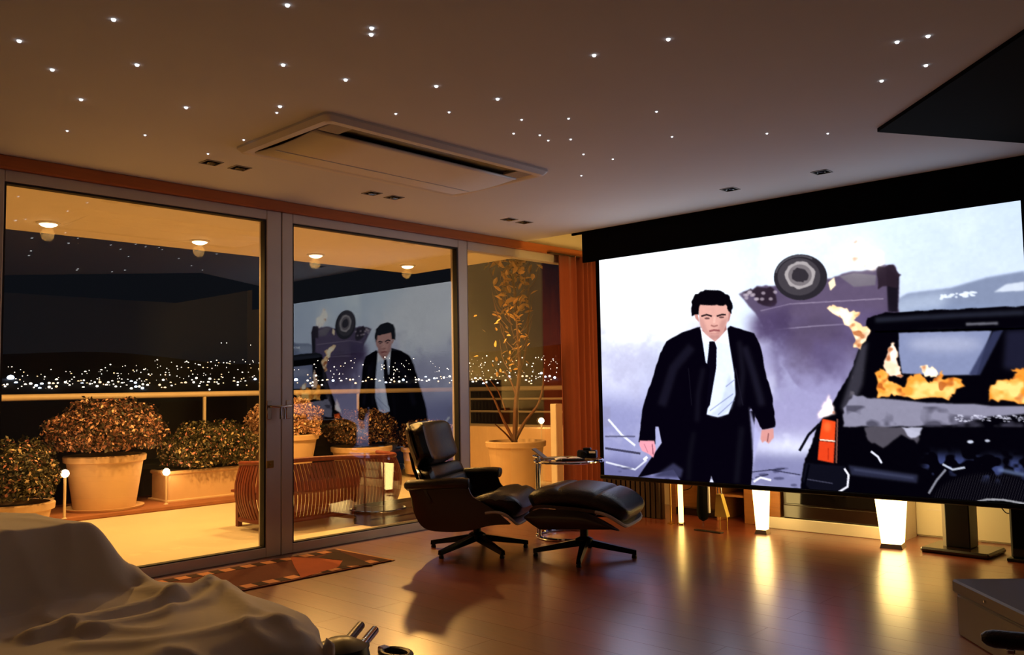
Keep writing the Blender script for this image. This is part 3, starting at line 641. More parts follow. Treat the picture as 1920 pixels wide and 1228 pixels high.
def cloth(u, v):
    m = .22                                       # hem that hangs over the edge
    a = u*(SX1-SX0+2*m)-m; b = v*(SY1-SY0+2*m)-m
    LX, LY = SX1-SX0, SY1-SY0
    ox = max(0, -a, a-LX); oy = max(0, -b, b-LY)
    x = SX0+max(-.02, min(LX+.02, a)); y = SY0+max(-.02, min(LY+.02, b))
    ye = SY1-.20*sst(-2.8, -3.4, x)-.10*sst(-2.5, -2.25, x); y = SY0+(y-SY0)*(ye-SY0)/(SY1-SY0)
    lift = 1-sst(-3.24, -3.06, x+.02*math.sin(y*7))
    lift *= 1-sst(1.22, 1.40, y-.2*(x+3.3))
    z = .42+.245*lift
    z += .012*math.sin(x*5+y*3)*(1-lift)+.02*mnoise.noise(Vector((x*2.2, y*2.2, .3)))
    z += .016*(1-abs(mnoise.noise(Vector((x*2.6+y*1.5, y*4.2-x, 1.7)))))**6*(.4+.6*(1-lift))
    q = Vector((x, y))
    if a > .8 and b > .8:
        for P, hgt, wd in FOLDS:
            d = min(segd(q, P[i], P[i+1]) for i in range(len(P)-1)); z += .8*hgt*math.exp(-(d/(wd*1.05))**2)
    if a > LX-.16 and ox == 0: z -= .05*((a-LX+.16)/.16)**2
    if b > LY-.12 and oy == 0: z -= .04*((b-LY+.12)/.12)**2
    drop = max(ox, oy)
    if drop > 0:
        z -= .05+drop*.9; wv = .03*math.sin((a+b)*9)*min(1, drop*6)
        if ox > 0: x += (1 if a > 0 else -1)*(drop*.08+wv*.6)
        if oy > 0: y += (1 if b > 0 else -1)*(drop*.08+wv*.6)
    return Vector((x, y, max(z, .03)))
sh = MB().grid(lambda u, v: cloth(u, v), 190, 150)
so_sheet = obj('dust_sheet', sh, 'sheet', None, 'all'); tag(so_sheet, 'crumpled pale grey dust sheet draped over the sofa', 'sheet')
sol = so_sheet.modifiers.new('thick', 'SOLIDIFY'); sol.thickness = .006; sol.offset = 1

# ------------------------------------------------------------------ rug by the door
RZ = .008
rg = thing('rug', 'red woven runner rug with chequered border by the terrace door', 'rug', (-4.80, 3.0, 0))
def rp(x, y): p = onz(x, y, RZ); return (p.x+4.80, p.y-3.0)
obj('pile', MB().box(-.33, .31, -.75, .62, .0005, RZ), 'rug_red', rg)
for k in range(9):
    for xx in (-.31, .20):
        y = -.70+k*.145; o = obj('patch', MB().box(xx, xx+.085, y, y+.075, RZ, RZ+.002), 'rug_peach' if (k+(xx > 0)) % 2 >= 0 else 'rug_dark', rg)
        obj('patch', MB().box(xx, xx+.085, y+.075, y+.145, RZ, RZ+.0015), 'rug_dark', rg)
def zq(x, y): return rp(380+x/5.05, 1000+y/5.05)
obj('motif', MB().prism([zq(830,225), zq(870,320), zq(935,425), zq(1290,318), zq(1325,262), zq(1080,235)], RZ, RZ+.003), 'rug_orange', rg)
obj('motif', MB().prism([zq(1090,235), zq(1320,255), zq(1300,315), zq(1620,300), zq(1280,165)], RZ, RZ+.0022), 'rug_dark', rg)
obj('fringe', MB().box(-.33, .31, .62, .65, .0005, .005), 'fringe', rg)

# ------------------------------------------------------------------ objects along the wall under the screen
def fl3(x, y): p = onz(x, y, 0); return p
def lantern(x, y, s, label, power):
    e = thing('floor_lamp', label, 'lamp', (x, y, 0), math.radians(8), 'glowing lamps under the screen')
    b, t, h = .055*s, .115*s, .85
    obj('base', MB().hull([(-b-.01,-b-.01,0),(b+.01,-b-.01,0),(b+.01,b+.01,0),(-b-.01,b+.01,0)], [(-b,-b,.03),(b,-b,.03),(b,b,.03),(-b,b,.03)]), 'steel', e)
    obj('shade', MB().hull([(-b,-b,.03),(b,-b,.03),(b,b,.03),(-b,b,.03)], [(-t,-t,h),(t,-t,h),(t,t,h),(-t,t,h)]), 'lamp_warm', e)
    point_light('bulb', (0, 0, h+.07), power, (255, 200, 110), .06, e)
    return e
L1 = fl3(1430, 1000); L2 = fl3(1675, 1026)
lantern(L1.x, L1.y, .66, 'slim glowing floor lamp between the small shelf and the white plinth', 26)
lantern(L2.x, L2.y, 1.12, 'broad glowing tapered floor lamp at the right end of the white plinth', 34)
# white plinth with dark glass insert
fa, fb = fl3(1450, 992), fl3(1652, 1016)
fy = 6.27
fp = thing('fireplace', 'white plinth fireplace with dark glass insert under the screen', 'fireplace', ((fa.x+fb.x)/2, fy, 0))
hw = .47
obj('plinth', MB().box(-hw, hw+.03, 0, .30, 0, .088, .005), 'white_lacquer', fp)
obj('insert', MB().box(-hw+.12, hw-.02, .02, .28, .088, .62, .008), 'brown_lacquer', fp)
obj('glass_door', MB().box(-hw+.15, hw-.06, .008, .02, .20, .60, .004), 'dark_glass', fp)
obj('drawer', MB().box(-hw+.13, hw-.03, .004, .02, .095, .19, .004), 'brown_lacquer', fp)
obj('side_panel', MB().box(-hw, -hw+.10, .01, .28, .088, .62, .005), 'cabinet_wood', fp)
obj('return_panel', MB().box(hw+.03, hw+.06, .0, .30, 0, .62), 'white_lacquer', fp)
# low cream cabinet to the right of the fireplace
cw = thing('cream_cabinet', 'cream cabinet with slot handle behind the black stand', 'cabinet', (-1.6, 6.75, 0))
obj('body', MB().box(-.72, .9, -.14, .19, 0, .75), 'cream_wall', cw)
for k in range(3):
    d = obj('door', MB().box(-.715+.54*k, -.185+.54*k, -.16, -.14, .01, .745, .003), 'cream_wall', cw)
    obj('slot_handle', MB().box(-.50+.54*k, -.38+.54*k, -.166, -.158, .19, .20), 'white_lacquer', d)
# stands at the right
st = thing('speaker_stand', 'black column speaker stand on a brown base plate', 'stand', (fl3(1805, 1030).x+.02, 6.10, 0), math.radians(-4))
obj('base_plate', MB().box(-.20, .22, -.13, .19, 0, .035, .012), 'brown_lacquer', st)
obj('column', MB().box(-.075, .075, -.02, .12, .035, .95, .006), 'black_plastic', st); obj('edge_strip', MB().box(-.10, -.078, .0, .05, .035, .95), 'white_lacquer', st)
obj('top_plate', MB().box(-.11, .11, -.05, .16, .95, .97, .004), 'black_plastic', st)
s2 = thing('loudspeaker', 'tall matt black loudspeaker at the right end of the screen', 'speaker', (-1.27, 6.06, 0), 0)
obj('cabinet', MB().box(-.17, .2, -.05, .25, .02, 1.1, .012), 'black_paint', s2); obj('grille', MB().box(-.155, .185, -.06, -.05, .08, 1.07, .004), 'black_velvet', s2)
obj('plinth', MB().box(-.19, .22, -.07, .27, 0, .02, .004), 'black_plastic', s2)
cb = thing('cable', 'thin black cables looping beside the speaker stand', 'cable', (-1.56, 6.52, 0))
obj('wire', MB().tube(catmull([(-.02,.0,.50),(-.06,.0,.32),(-.01,.0,.22),(.06,.0,.30),(.09,.0,.5)], 6), .004, 6), 'black_plastic', cb, True)
obj('wire', MB().tube(catmull([(.06,.02,.52),(.10,.02,.36),(.08,.0,.2),(.085,-.05,.005),(.10,-.15,.005)], 6), .004, 6), 'black_plastic', cb, True)
# left group
dp = thing('wood_panel', 'dark ribbed wooden panel behind the ottoman', 'panel', (-4.47, 6.15, 0))
obj('board', MB().box(-.20, .40, .02, .06, 0, 1.2), 'dark_panel', dp)
for k in range(12): obj('slat', MB().box(-.20+k*.05, -.20+k*.05+.038, 0, .02, 0, 1.2, .004), 'dark_panel', dp)
pole = thing('metal_pole', 'thin brass pole standing beside the glowing strip lamp', 'pole', (fl3(1250, 984).x, 6.0, 0))
obj('shaft', MB().lathe([(.008, .0), (.008, .9)], 10), 'brass', pole, True); obj('foot', MB().lathe([(.03, 0), (.03, .006), (.01, .012)], 16), 'brass', pole, True)
stp = thing('strip_lamp', 'slim vertical glowing strip lamp beside the ribbed panel', 'lamp', (fl3(1266, 986).x, 6.02, 0))
obj('tube', MB().lathe([(.02, .015), (.02, .9)], 14), 'strip_warm', stp, True); obj('base', MB().lathe([(.032, 0), (.032, .012), (.02, .018)], 16), 'steel', stp, True)
cab = thing('open_cabinet', 'brown wooden cabinet with recessed back and hanging cable', 'cabinet', (-3.94, 6.55, 0))
obj('back', MB().box(-.20, .22, .02, .04, .05, .9), 'cabinet_wood', cab)
for a, b in ((-.24, -.20), (.22, .26)): obj('side', MB().box(a, b, -.06, .3, 0, .9), 'cabinet_wood', cab)
obj('bottom', MB().box(-.20, .22, -.06, .3, 0, .06), 'brown_lacquer', cab)
obj('cable', MB().tube(catmull([(-.12,-.01,.5),(-.04,-.02,.4),(-.06,-.02,.24),(-.16,-.01,.2)], 6), .004, 6), 'black_plastic', cab, True)
bp_ = ony(1319, 985, 6.1); bg_ = thing('umbrella', 'folded black umbrella hanging beside the yellow figure', 'umbrella', (bp_.x, 6.1, .0))
obj('canopy', MB().lathe([(.004, .03), (.035, .05), (.05, .10), (.045, .22), (.03, .4), (.02, .55)], 14), 'black_velvet', bg_, True)
obj('shaft', MB().lathe([(.007, .0), (.007, .75)], 8), 'chrome', bg_, True)
obj('strap', MB().box(.05, .062, -.01, .01, .1, .55), 'white_plastic', bg_)
yf = thing('yellow_figure', 'small yellow tapered figure on thin wire legs', 'figure', (ony(1356, 988, 6.0).x, 6.0, 0))
obj('body', MB().hull([(-.05,-.035,.10),(.055,-.035,.10),(.045,.03,.10),(-.045,.03,.10)], [(-.04,-.025,.27),(.0,-.025,.27),(.0,.02,.27),(-.04,.02,.27)]), 'yellow_card', yf)
for x in (-.025, .035): obj('leg', MB().tube([(x, 0, .0), (x, 0, .1)], .004, 8), 'brass', yf, True)
for x in (-.035, -.005): obj('rod', MB().tube([(x, 0, .265), (x-.01, 0, .42)], .005, 8), 'chrome', yf, True)
bd = thing('floor_board', 'thin dark board lying on the floor before the umbrella', 'board', (ony(1335, 997, 5.9).x, 5.84, 0), math.radians(-4))
obj('panel', MB().box(-.12, .12, -.015, .03, 0, .008, .002), 'black_plastic', bd)
shf = thing('low_shelf', 'small wooden shelf with a white top left of the slim lamp', 'shelf', (-3.47, 6.5, 0))
obj('top', MB().box(-.18, .05, -.14, .3, .30, .325, .003), 'white_lacquer', shf); obj('shelf_board', MB().box(-.18, .05, -.12, .3, .20, .215), 'cabinet_wood', shf)
for a, b in ((-.20, -.18), (.05, .17)): obj('side', MB().box(a, b, -.14, .3, 0, .62, .003), 'cabinet_wood', shf)
obj('back', MB().box(-.18, .05, .28, .3, 0, .62), 'cabinet_wood', shf)

# ------------------------------------------------------------------ chest at the right
CA = Vector((.65, -.76, 0)).normalized(); CBv = Vector((.76, .65, 0))
c0 = onz(1797, 1190, 0); ct = thing('storage_chest', 'low dark brown chest with a flat lid beside the speaker stand', 'chest', (c0.x, c0.y, 0), math.atan2(CA.y, CA.x))
obj('body', MB().box(0, 1.3, 0, .75, .0, .175, .006), 'chest', ct)
obj('lid', MB().box(-.012, 1.32, -.012, .77, .183, .24, .008), 'chest', ct); obj('seam', MB().box(.004, 1.3, .004, .75, .174, .184), 'black_plastic', ct)
for x, z in ((.28, .212), (.62, .15)): obj('stud', MB().tube([(x, -.0, z), (x, -.018, z)], .005, 8), 'chrome', ct, True)
hb = thing('exercise_bar', 'black padded bar with a small metal clip before the chest', 'bar', (onz(1848, 1196, .36).x, onz(1848, 1196, .36).y, 0), math.atan2(.30, .95))
obj('padded_grip', MB().tube([(-.012,0,.36),(0,0,.36),(.02,0,.36),(.3,0,.36),(.6,0,.36)], [.01,.020,.026,.026,.026], 16), 'black_leather', hb, True)
obj('clip', MB().box(.05, .072, -.036, -.024, .33, .342, .003), 'chrome', hb)
for x in (.3, .55): obj('leg', MB().tube([(x,0,.36),(x,0,.0)], .014, 10), 'black_metal', hb, True)

# ------------------------------------------------------------------ folded tripod at the bottom of the frame
t0 = onz(650, 1225, .05); tp = thing('folded_tripod', 'folded black tripod with a chrome tube on the floor by the sheet', 'tripod', (t0.x, t0.y, 0), 0)
def lp(x, y, z): p = onz(x, y, z); return (p.x-t0.x, p.y-t0.y, z)
obj('head', MB().lathe([(.001, .0), (.09, .004), (.12, .04), (.11, .085), (.05, .115), (.001, .12)], 24, (.0, -.03, 0)), 'black_plastic', tp, True)
obj('chrome_tube', MB().tube([lp(676, 1214, .075), lp(702, 1182, .075)], .02, 14), 'chrome', tp, True)
obj('brown_tube', MB().tube([lp(652, 1202, .05), lp(676, 1173, .05)], .02, 14), 'walnut', tp, True)
obj('grip', MB().tube([lp(660, 1232, .06), lp(682, 1208, .07)], .026, 14), 'black_leather', tp, True)
t1 = onz(742, 1232, .0); sl = thing('strap', 'black strap loop lying on the wooden floor', 'strap', (t1.x, t1.y, 0))
obj('loop', MB().tube([(.075*math.cos(a), .05*math.sin(a), .014) for a in [2*PI*k/24 for k in range(24)]], .014, 8, closed=True), 'black_leather', sl, True)
obj('buckle', MB().box(-.10, -.06, -.02, .02, .0, .03, .004), 'chrome', sl)

# ------------------------------------------------------------------ ceiling fittings
ac = thing('air_conditioner', 'white rectangular cassette air conditioner set in the ceiling', 'air conditioner', (-3.81, 3.17, ZC))
hx, hy, th_ = .43, .82, .035
fr = MB()
def rr(hx, hy, z, r=.03, n=4):
    P = []
    for cx_, cy_, a0 in ((hx-r, hy-r, 0), (-hx+r, hy-r, PI/2), (-hx+r, -hy+r, PI), (hx-r, -hy+r, 3*PI/2)):
        for k in range(n+1): a = a0+PI/2*k/n; P.append((cx_+r*math.cos(a), cy_+r*math.sin(a), z))
    return P
ro = [rr(hx, hy, 0), rr(hx, hy, -.012), rr(hx-.02, hy-.02, -th_), rr(hx-.06, hy-.06, -th_), rr(hx-.075, hy-.075, -th_+.012)]
n_ = len(ro[0]); V = [p for r_ in ro for p in r_]; Fs = []
for k in range(len(ro)-1):
    for i in range(n_): j = (i+1) % n_; Fs.append((k*n_+i, k*n_+j, (k+1)*n_+j, (k+1)*n_+i))
Fs = [f[::-1] for f in Fs]
obj('frame', fr.add(V, Fs), 'white_plastic', ac, True)
obj('back_plate', MB().box(-hx+.06, hx-.06, -hy+.06, hy-.06, -.012, -.001), 'black_plastic', ac)
def acp(u, v, d): x = -hx+.075+u*(.58); return (x, -hy+.08+v*(2*hy-.16), -.026-.012*math.sin(PI*min(1, u*1.05))-d)
obj('intake_panel', MB().slab(lambda u, v: acp(u, v, .0), lambda u, v: acp(u, v, .008), 14, 4), 'white_plastic', ac, 'all')
obj('louvre', MB().box(-hx+.075+.665, hx-.072, -hy+.22, hy-.22, -.022, -.018), 'black_plastic', ac)
for s in (-1, 1): obj('end_cap', MB().box(-hx+.075+.585, hx-.072, s*(hy-.145)-.065, s*(hy-.145)+.065, -.03, -.012, .003), 'grey_plastic', ac)
obj('panel_ridge', MB().box(-hx+.24, -hx+.247, -hy+.1, hy-.1, -.048, -.044), 'white_plastic', ac)
dl_mesh = {}
def downlight(x, y, label, group):
    e = thing('downlight', label, 'light', (x, y, ZC), 0, group)
    if not dl_mesh:
        h = .052
        fm = MB()
        for a in ((-h, h, -h, -h+.008), (-h, h, h-.008, h), (-h, -h+.008, -h+.008, h-.008), (h-.008, h, -h+.008, h-.008)): fm.box(*a, -.004, .0)
        dl_mesh['f'] = fm.mesh('frame'); dl_mesh['f'].materials.append(MATS['grey_plastic'])
        dl_mesh['b'] = MB().box(-h+.008, h-.008, -h+.008, h-.008, -.0012, .0).mesh('recess'); dl_mesh['b'].materials.append(MATS['black_velvet'])
        dl_mesh['l'] = MB().lathe([(.024, -.009), (.03, -.006), (.03, -.001)], 16).mesh('lamp'); dl_mesh['l'].materials.append(MATS['dark_glass'])
    for n, k in (('frame', 'f'), ('recess', 'b'), ('lamp', 'l')): link(bpy.data.objects.new(n, dl_mesh[k]), e)
for k, (px, py) in enumerate(((398,304),(452,314),(698,362),(739,370),(951,412),(981,417))):
    p = onz(px, py, ZC); downlight(-4.615, p.y, 'unlit square downlight, one of the pair above the '+('left glass door', 'middle glass door', 'curtain end of the glass wall')[k//2], 'downlights along the glass doors')
for px, py in ((1540,322),(1370,355)):
    p = onz(px, py, ZC); downlight(p.x, 5.30, 'unlit square downlight in the ceiling in front of the screen', 'downlights in front of the screen')
stm = MB().lathe([(.001, -.009), (.006, -.0075), (.0085, -.003), (.0085, .0)], 10).mesh('star'); stm.materials.append(MATS['star'])
STARS = [(213,36),(36,76),(539,9),(697,52),(696,64),(98,130),(257,121),(531,121),(648,149),(152,186),(349,201),(525,199),(519,211),(272,253),(457,262),(818,161),(933,185),(742,213),(842,210),
         (1114,103),(1253,73),(1231,209),(1066,222),(978,224),(963,250),(1028,263),(1070,261),(1012,253),(1260,256),(1090,329),(1094,289),(1149,298),(1438,250),(1552,250),(1653,151),(1736,122),(1682,78),(1740,67),(126,245),(390,288)]
for px, py in STARS:
    p = onz(px, py, ZC); o = bpy.data.objects.new('star_light', stm); link(o); o.location = (p.x, p.y, ZC+.0005)
    if py > 205: o.scale = (.7, .7, .7)
    tag(o, 'tiny white star light set in the ceiling', 'light', 'star lights in the ceiling')
# ------------------------------------------------------------------ terrace
ZT0 = -.03
struct('terrace_floor', MB().box(-9.75, XW-.2, -2.5, 9.6, -.25, ZT0), 'terrace_tile', 'pale tiled terrace floor outside the glass doors')
struct('terrace_sill', MB().box(XW-.2, XW-.005, 1.40, 6.86, -.25, -.001), 'stone_ledge')
struct('terrace_soffit', MB().box(-7.55, XW-.2, -2.5, 6.45, 2.45, 2.75), 'soffit_paint', 'warm lit overhanging soffit above the terrace')
struct('planter_ledge', MB().box(-9.4, -8.35, -2.5, 5.8, ZT0, .015, .01), 'stone_ledge', 'low stone ledge carrying the terrace planters')
rl = thing('terrace_railing', 'pale tubular railing along the terrace edge', 'railing', (-9.5, 3, ZT0))
RX = 0.0
def rail(z, r, name, both=True):
    m_ = MB().tube([(0, 6.2, z), (4.0, 6.2, z)], r, 12)
    if both: m_.tube([(0, -5.5, z), (0, 6.2, z)], r, 12)
    obj(name, m_, 'rail_paint', rl, True)
rail(1.135, .034, 'top_rail'); rail(.985, .017, 'lower_rail', False); rail(.80, .017, 'lower_rail', False); rail(.60, .017, 'lower_rail', False)
for y in (-4.6, -2.3, -.42, 1.9, 4.1, 6.2): obj('post', MB().tube([(0, y, 0), (0, y, 1.13)], .02, 8), 'rail_paint', rl, True)
for x in (1.0, 2.1, 3.2): obj('post', MB().tube([(x, 6.2, 0), (x, 6.2, 1.13)], .02, 8), 'rail_paint', rl, True)

def foliage(rx, ry, rz, n, size, seed, squash=.35):
    r = np.random.default_rng(seed)
    nrmz = lambda a: a/np.linalg.norm(a, axis=1, keepdims=True)
    d = nrmz(r.normal(size=(n, 3))); low = d[:, 2] < -squash; d[low, 2] = -squash*r.random(low.sum())
    rad = (r.random(n)**.3)*(1+.07*np.sin(d[:, 0]*6+seed)+.06*np.sin(d[:, 1]*7+d[:, 2]*5)+.05*np.sin(d[:, 1]*17+d[:, 0]*15))
    p = d*np.array([rx, ry, rz])*rad[:, None]
    nn = nrmz(d*.6+r.normal(size=(n, 3))*.5); t = r.normal(size=(n, 3)); t = nrmz(t-nn*(t*nn).sum(1, keepdims=True)); b = np.cross(nn, t)
    sz = (size*(.6+.8*r.random(n)))[:, None]
    V = np.stack([p-t*sz, p+b*sz*.55+nn*sz*.2, p+t*sz, p-b*sz*.55+nn*sz*.2], 1).reshape(-1, 3)
    me = bpy.data.meshes.new('foliage'); me.vertices.add(4*n); me.vertices.foreach_set('co', V.astype(np.float32).ravel())
    me.loops.add(4*n); me.loops.foreach_set('vertex_index', np.arange(4*n, dtype=np.int32)); me.polygons.add(n); me.polygons.foreach_set('loop_start', np.arange(0, 4*n, 4, dtype=np.int32))
    me.update(calc_edges=True); return me
def fol(parent, rx, ry, rz, n, size, seed, m, z):
    o = obj('foliage', foliage(rx, ry, rz, n, size, seed), m, parent); o.location = (0, 0, z); o['kind'] = 'stuff'; return o
def pot(parent, r0, r1, h):
    p = obj('pot', MB().lathe([(r0*.6, 0), (r0, .0), (r0+.01, .02), (r1, h-.06), (r1, h-.055)], 40), 'terracotta', parent, True)
    obj('rim', MB().lathe([(r1, h-.07), (r1+.025, h-.06), (r1+.03, h-.01), (r1+.02, h), (r1-.01, h), (r1-.02, h-.04)], 40), 'terracotta', p, True)
    obj('soil', MB().lathe([(.001, h-.03), (r1-.015, h-.04)], 24), 'soil', parent, True)
p = onz(198, 965, .015)
t = thing('potted_shrub', 'round flowering shrub in a large tapered terracotta pot', 'plant', (-8.72, p.y+.18, .015))
pot(t, .27, .345, .52); fol(t, .50, .54, .36, 14000, .019, 1, 'bush_pink', .70)
obj('saucer', MB().lathe([(.30, .0), (.345, .0), (.36, .025), (.34, .025), (.30, .012)], 36), 'terracotta', t, True)
t = thing('potted_shrub', 'dark spreading shrub in a low pot left of the round shrub', 'plant', (-8.12, 2.50, ZT0))
pot(t, .22, .27, .25); fol(t, .32, .32, .36, 11000, .018, 2, 'bush_green', .42)
a_ = onx(300, 950, -8.75); b_ = onx(483, 925, -8.75)
t = thing('planter_box', 'long rectangular terracotta planter with a green shrub', 'planter', (-8.82, (a_.y+b_.y)/2+.03, .015))
L_ = (b_.y-a_.y)/2
obj('trough', MB().box(-.2, .2, -L_, L_, 0, .30, .015), 'terracotta', t); obj('rim', MB().box(-.215, .215, -L_-.015, L_+.015, .27, .31, .012), 'terracotta', t); obj('soil', MB().box(-.18, .18, -L_+.03, L_-.03, .3, .315), 'soil', t)
obj('tray', MB().box(-.23, .23, -L_-.03, L_+.03, -.008, .02, .008), 'terracotta', t)
fol(t, .36, .56, .34, 13000, .018, 3, 'bush_green', .46)
q = onx(528, 830, -9.0)
t = thing('potted_shrub', 'peach lit domed shrub in a tall pot behind the bench', 'plant', (-8.98, q.y+.03, .015))
pot(t, .26, .37, .60); fol(t, .40, .43, .34, 11000, .018, 4, 'bush_peach', .72)
q = onx(678, 840, -8.9)
t = thing('potted_shrub', 'dark leafy shrub with pale blooms behind the bench', 'plant', (-8.9, q.y, .015))
pot(t, .3, .36, .40); fol(t, .38, .44, .32, 12000, .018, 5, 'bush_dark', .56)
q = onx(798, 850, -8.7)
t = thing('potted_shrub', 'small shrub in a pot behind the lounge chair headrest', 'plant', (-8.7, q.y, .015))
pot(t, .26, .3, .35); fol(t, .36, .40, .26, 8000, .02, 6, 'bush_dark', .45)
# low yellow wall planter behind the tree
struct('terrace_parapet', MB().box(-9.4, -6.2, 8.0, 8.3, ZT0, .62, .01), 'terracotta', 'low ochre parapet wall behind the potted tree')
# garden lights
for px, py, X in ((122,888,-8.30), (312,885,-8.50), (1015,782,-7.0)):
    q = onx(px, py, X); e = thing('garden_light', {122: 'small glowing globe light beside the large round pot', 312: 'small glowing globe light at the end of the long planter', 1015: 'small glowing globe light beside the potted tree'}[px], 'light', (X, q.y, .015 if X < -8 else ZT0), 0, 'globe lights on the terrace')
    h = q.z-.015
    obj('stem', MB().lathe([(.025, 0), (.012, .01), (.012, h-.03)], 12), 'rail_paint', e, True)
    obj('globe', MB().lathe([(.001, h-.036), (.02, h-.03), (.034, h-.01), (.036, h), (.03, h+.02), (.016, h+.033), (.001, h+.037)], 16), 'terrace_bulb', e, 'all')
    point_light('bulb', (0, 0, h), 4.0, (255, 190, 110), .045, e)
# soffit lights
SOFF = [(onz(px, py, 2.45).y, lab) for px, py, lab in ((90,418,'glowing round soffit light above the large round shrub'), (372,452,'glowing round soffit light above the long planter box'), (593,477,'glowing round soffit light above the slatted bench'), (768,497,'glowing round soffit light nearest the potted tree'))]
for y, lab in SOFF:
    e = thing('soffit_light', lab, 'light', (-7.07, y, 2.45), 0, 'lights in the terrace soffit')
    obj('ring', MB().lathe([(.085, 0), (.085, -.008), (.065, -.014), (.06, 0)], 28), 'white_plastic', e, True)
    obj('lens', MB().lathe([(.06, -.006), (.055, -.022), (.03, -.032), (.001, -.034)], 20), 'terrace_bulb', e, True)
    l = bpy.data.lights.new('bulb', 'SPOT'); l.energy = TERRACE_W; l.color = srgb((255, 190, 100)); l.spot_size = math.radians(172); l.spot_blend = .5; l.shadow_soft_size = .05
    o = bpy.data.objects.new('bulb', l); o.location = (0, 0, -.09); link(o, e)

# slatted bench, its back to the room
be = thing('slatted_bench', 'curved slatted wooden bench on the terrace with its back to the room', 'bench', (-6.60, 4.52, ZT0))
BH = .76                                           # half length
BPL = [(-.12, -BH), (.06, -BH)] + [(.06+.28*math.sin(a), -BH+.28-.28*math.cos(a)) for a in [PI/2*k/8 for k in range(1, 9)]]
BPL = BPL + [(x, -y) for x, y in BPL[::-1]]
BCUM = [0.0]
for a, b in zip(BPL, BPL[1:]): BCUM.append(BCUM[-1]+math.hypot(b[0]-a[0], b[1]-a[1]))
def bpath(s):                                      # plan of the back by arc length, s in [-1,1]; +x faces the room
    d = (s+1)/2*BCUM[-1]
    for i in range(len(BPL)-1):
        if d <= BCUM[i+1]+1e-6: f = (d-BCUM[i])/max(1e-9, BCUM[i+1]-BCUM[i]); return BPL[i][0]+(BPL[i+1][0]-BPL[i][0])*f, BPL[i][1]+(BPL[i+1][1]-BPL[i][1])*f
    return BPL[-1]
def bline(s, z):
    s = max(-1, min(1, s)); x, y = bpath(s); a = Vector(bpath(min(1, s+.01)))-Vector(bpath(max(-1, s-.01))); a.normalize()
    b = .07*math.sin(PI*min(1, max(0, (z-.06)/.5)))-.04; return (x+a.y*b, y-a.x*b, z)
NS = 62
for k in range(NS):
    s = -1+2*(k+.5)/NS; pts = [bline(s+.03*(1-i/6), .08+.46*i/6) for i in range(7)]
    a = Vector(bpath(min(1, s+.01)))-Vector(bpath(max(-1, s-.01))); a = Vector((a.x, a.y, 0)).normalized(); nn = Vector((a.y, -a.x, 0)); hw_ = .0125
    V = []
    for pnt in pts:
        c = Vector(pnt); V += [c-a*hw_-nn*.006, c+a*hw_-nn*.006, c+a*hw_+nn*.006, c-a*hw_+nn*.006]
    Fs = [(3, 2, 1, 0), (24, 25, 26, 27)]
    for i in range(6):
        for j in range(4): l = (j+1) % 4; Fs.append((i*4+j, i*4+l, i*4+4+l, i*4+4+j))
    obj('slat', MB().add(V, Fs), 'bench_wood', be)
obj('top_rail', MB().tube([bline(-1+2*k/60, .555+.018*math.sin(k/60*PI*2-.5)) for k in range(61)], .021, 10), 'bench_wood', be, True)
obj('bottom_rail', MB().tube([bline(-1+2*k/60, .08) for k in range(61)], .02, 10), 'bench_wood', be, True)
for k in range(9): obj('seat_slat', MB().box(-.33+k*.068, -.32+k*.068+.055, -BH+.06, BH-.06, .29, .312, .004), 'bench_wood', be)
for s in (-1, 1): obj('seat_frame', MB().box(-.34, .30, s*(BH-.12)-.02, s*(BH-.12)+.02, .245, .29), 'bench_wood', be)
for x, y in ((.20, -.62), (.20, .62), (-.26, -.66), (-.26, .66)): obj('leg', MB().box(x-.022, x+.022, y-.022, y+.022, 0, .26, .004), 'bench_wood', be)
# things behind the bench: dark crate under the seat
bx = thing('wooden_crate', 'dark wooden crate on the terrace under the bench', 'crate', (-6.03, 4.95, ZT0))
for k in range(3): obj('plank', MB().box(-.12, -.10, -.4, .4, .005+k*.055, .05+k*.055, .003), 'walnut', bx); obj('plank', MB().box(.10, .12, -.4, .4, .005+k*.055, .05+k*.055, .003), 'walnut', bx)
obj('bottom', MB().box(-.12, .12, -.4, .4, 0, .006), 'walnut', bx)
for s in (-1, 1): obj('end', MB().box(-.1, .1, s*.39-.01, s*.39+.01, .0, .16), 'walnut', bx)

# potted tree
TR = Vector((-6.55, 7.05, ZT0))
tr = thing('potted_tree', 'bare-branched potted tree with yellow leaves at its top', 'tree', TR)
pot(tr, .24, .31, .56)
fwd2 = Vector((TR.x, TR.y, 0)).normalized()
def tp3(x, y, dep=0.0):
    d = ray(x, y); t = (Vector((TR.x, TR.y, 0)).dot(fwd2)+dep)/d.dot(fwd2); q = EYE+d*t; return q-TR
def branch(pts, r0, r1, name='branch', dep=0):
    P = catmull([tp3(x, y, dep*i/(len(pts)-1)) for i, (x, y) in enumerate(pts)], 5); n = len(P)
    return obj(name, MB().tube(P, [r0+(r1-r0)*i/(n-1) for i in range(n)], 8), 'bark', tr, True)
branch([(965,850),(966,800),(968,750),(974,700),(972,640),(968,580),(962,520),(962,490)], .032, .008, 'trunk')
branch([(966,830),(945,790),(925,745),(906,712)], .02, .007, dep=.1); branch([(966,825),(985,790),(1008,760),(1018,725),(1020,690)], .022, .007, dep=-.1)
branch([(966,835),(950,815),(928,795)], .013, .006, dep=-.15); branch([(948,770),(935,735),(918,712)], .011, .005)
branch([(969,745),(958,715),(945,695)], .013, .006, dep=.12); branch([(973,700),(985,660),(990,610),(992,560),(990,520)], .014, .005, dep=.1)
rr_ = random.Random(5)
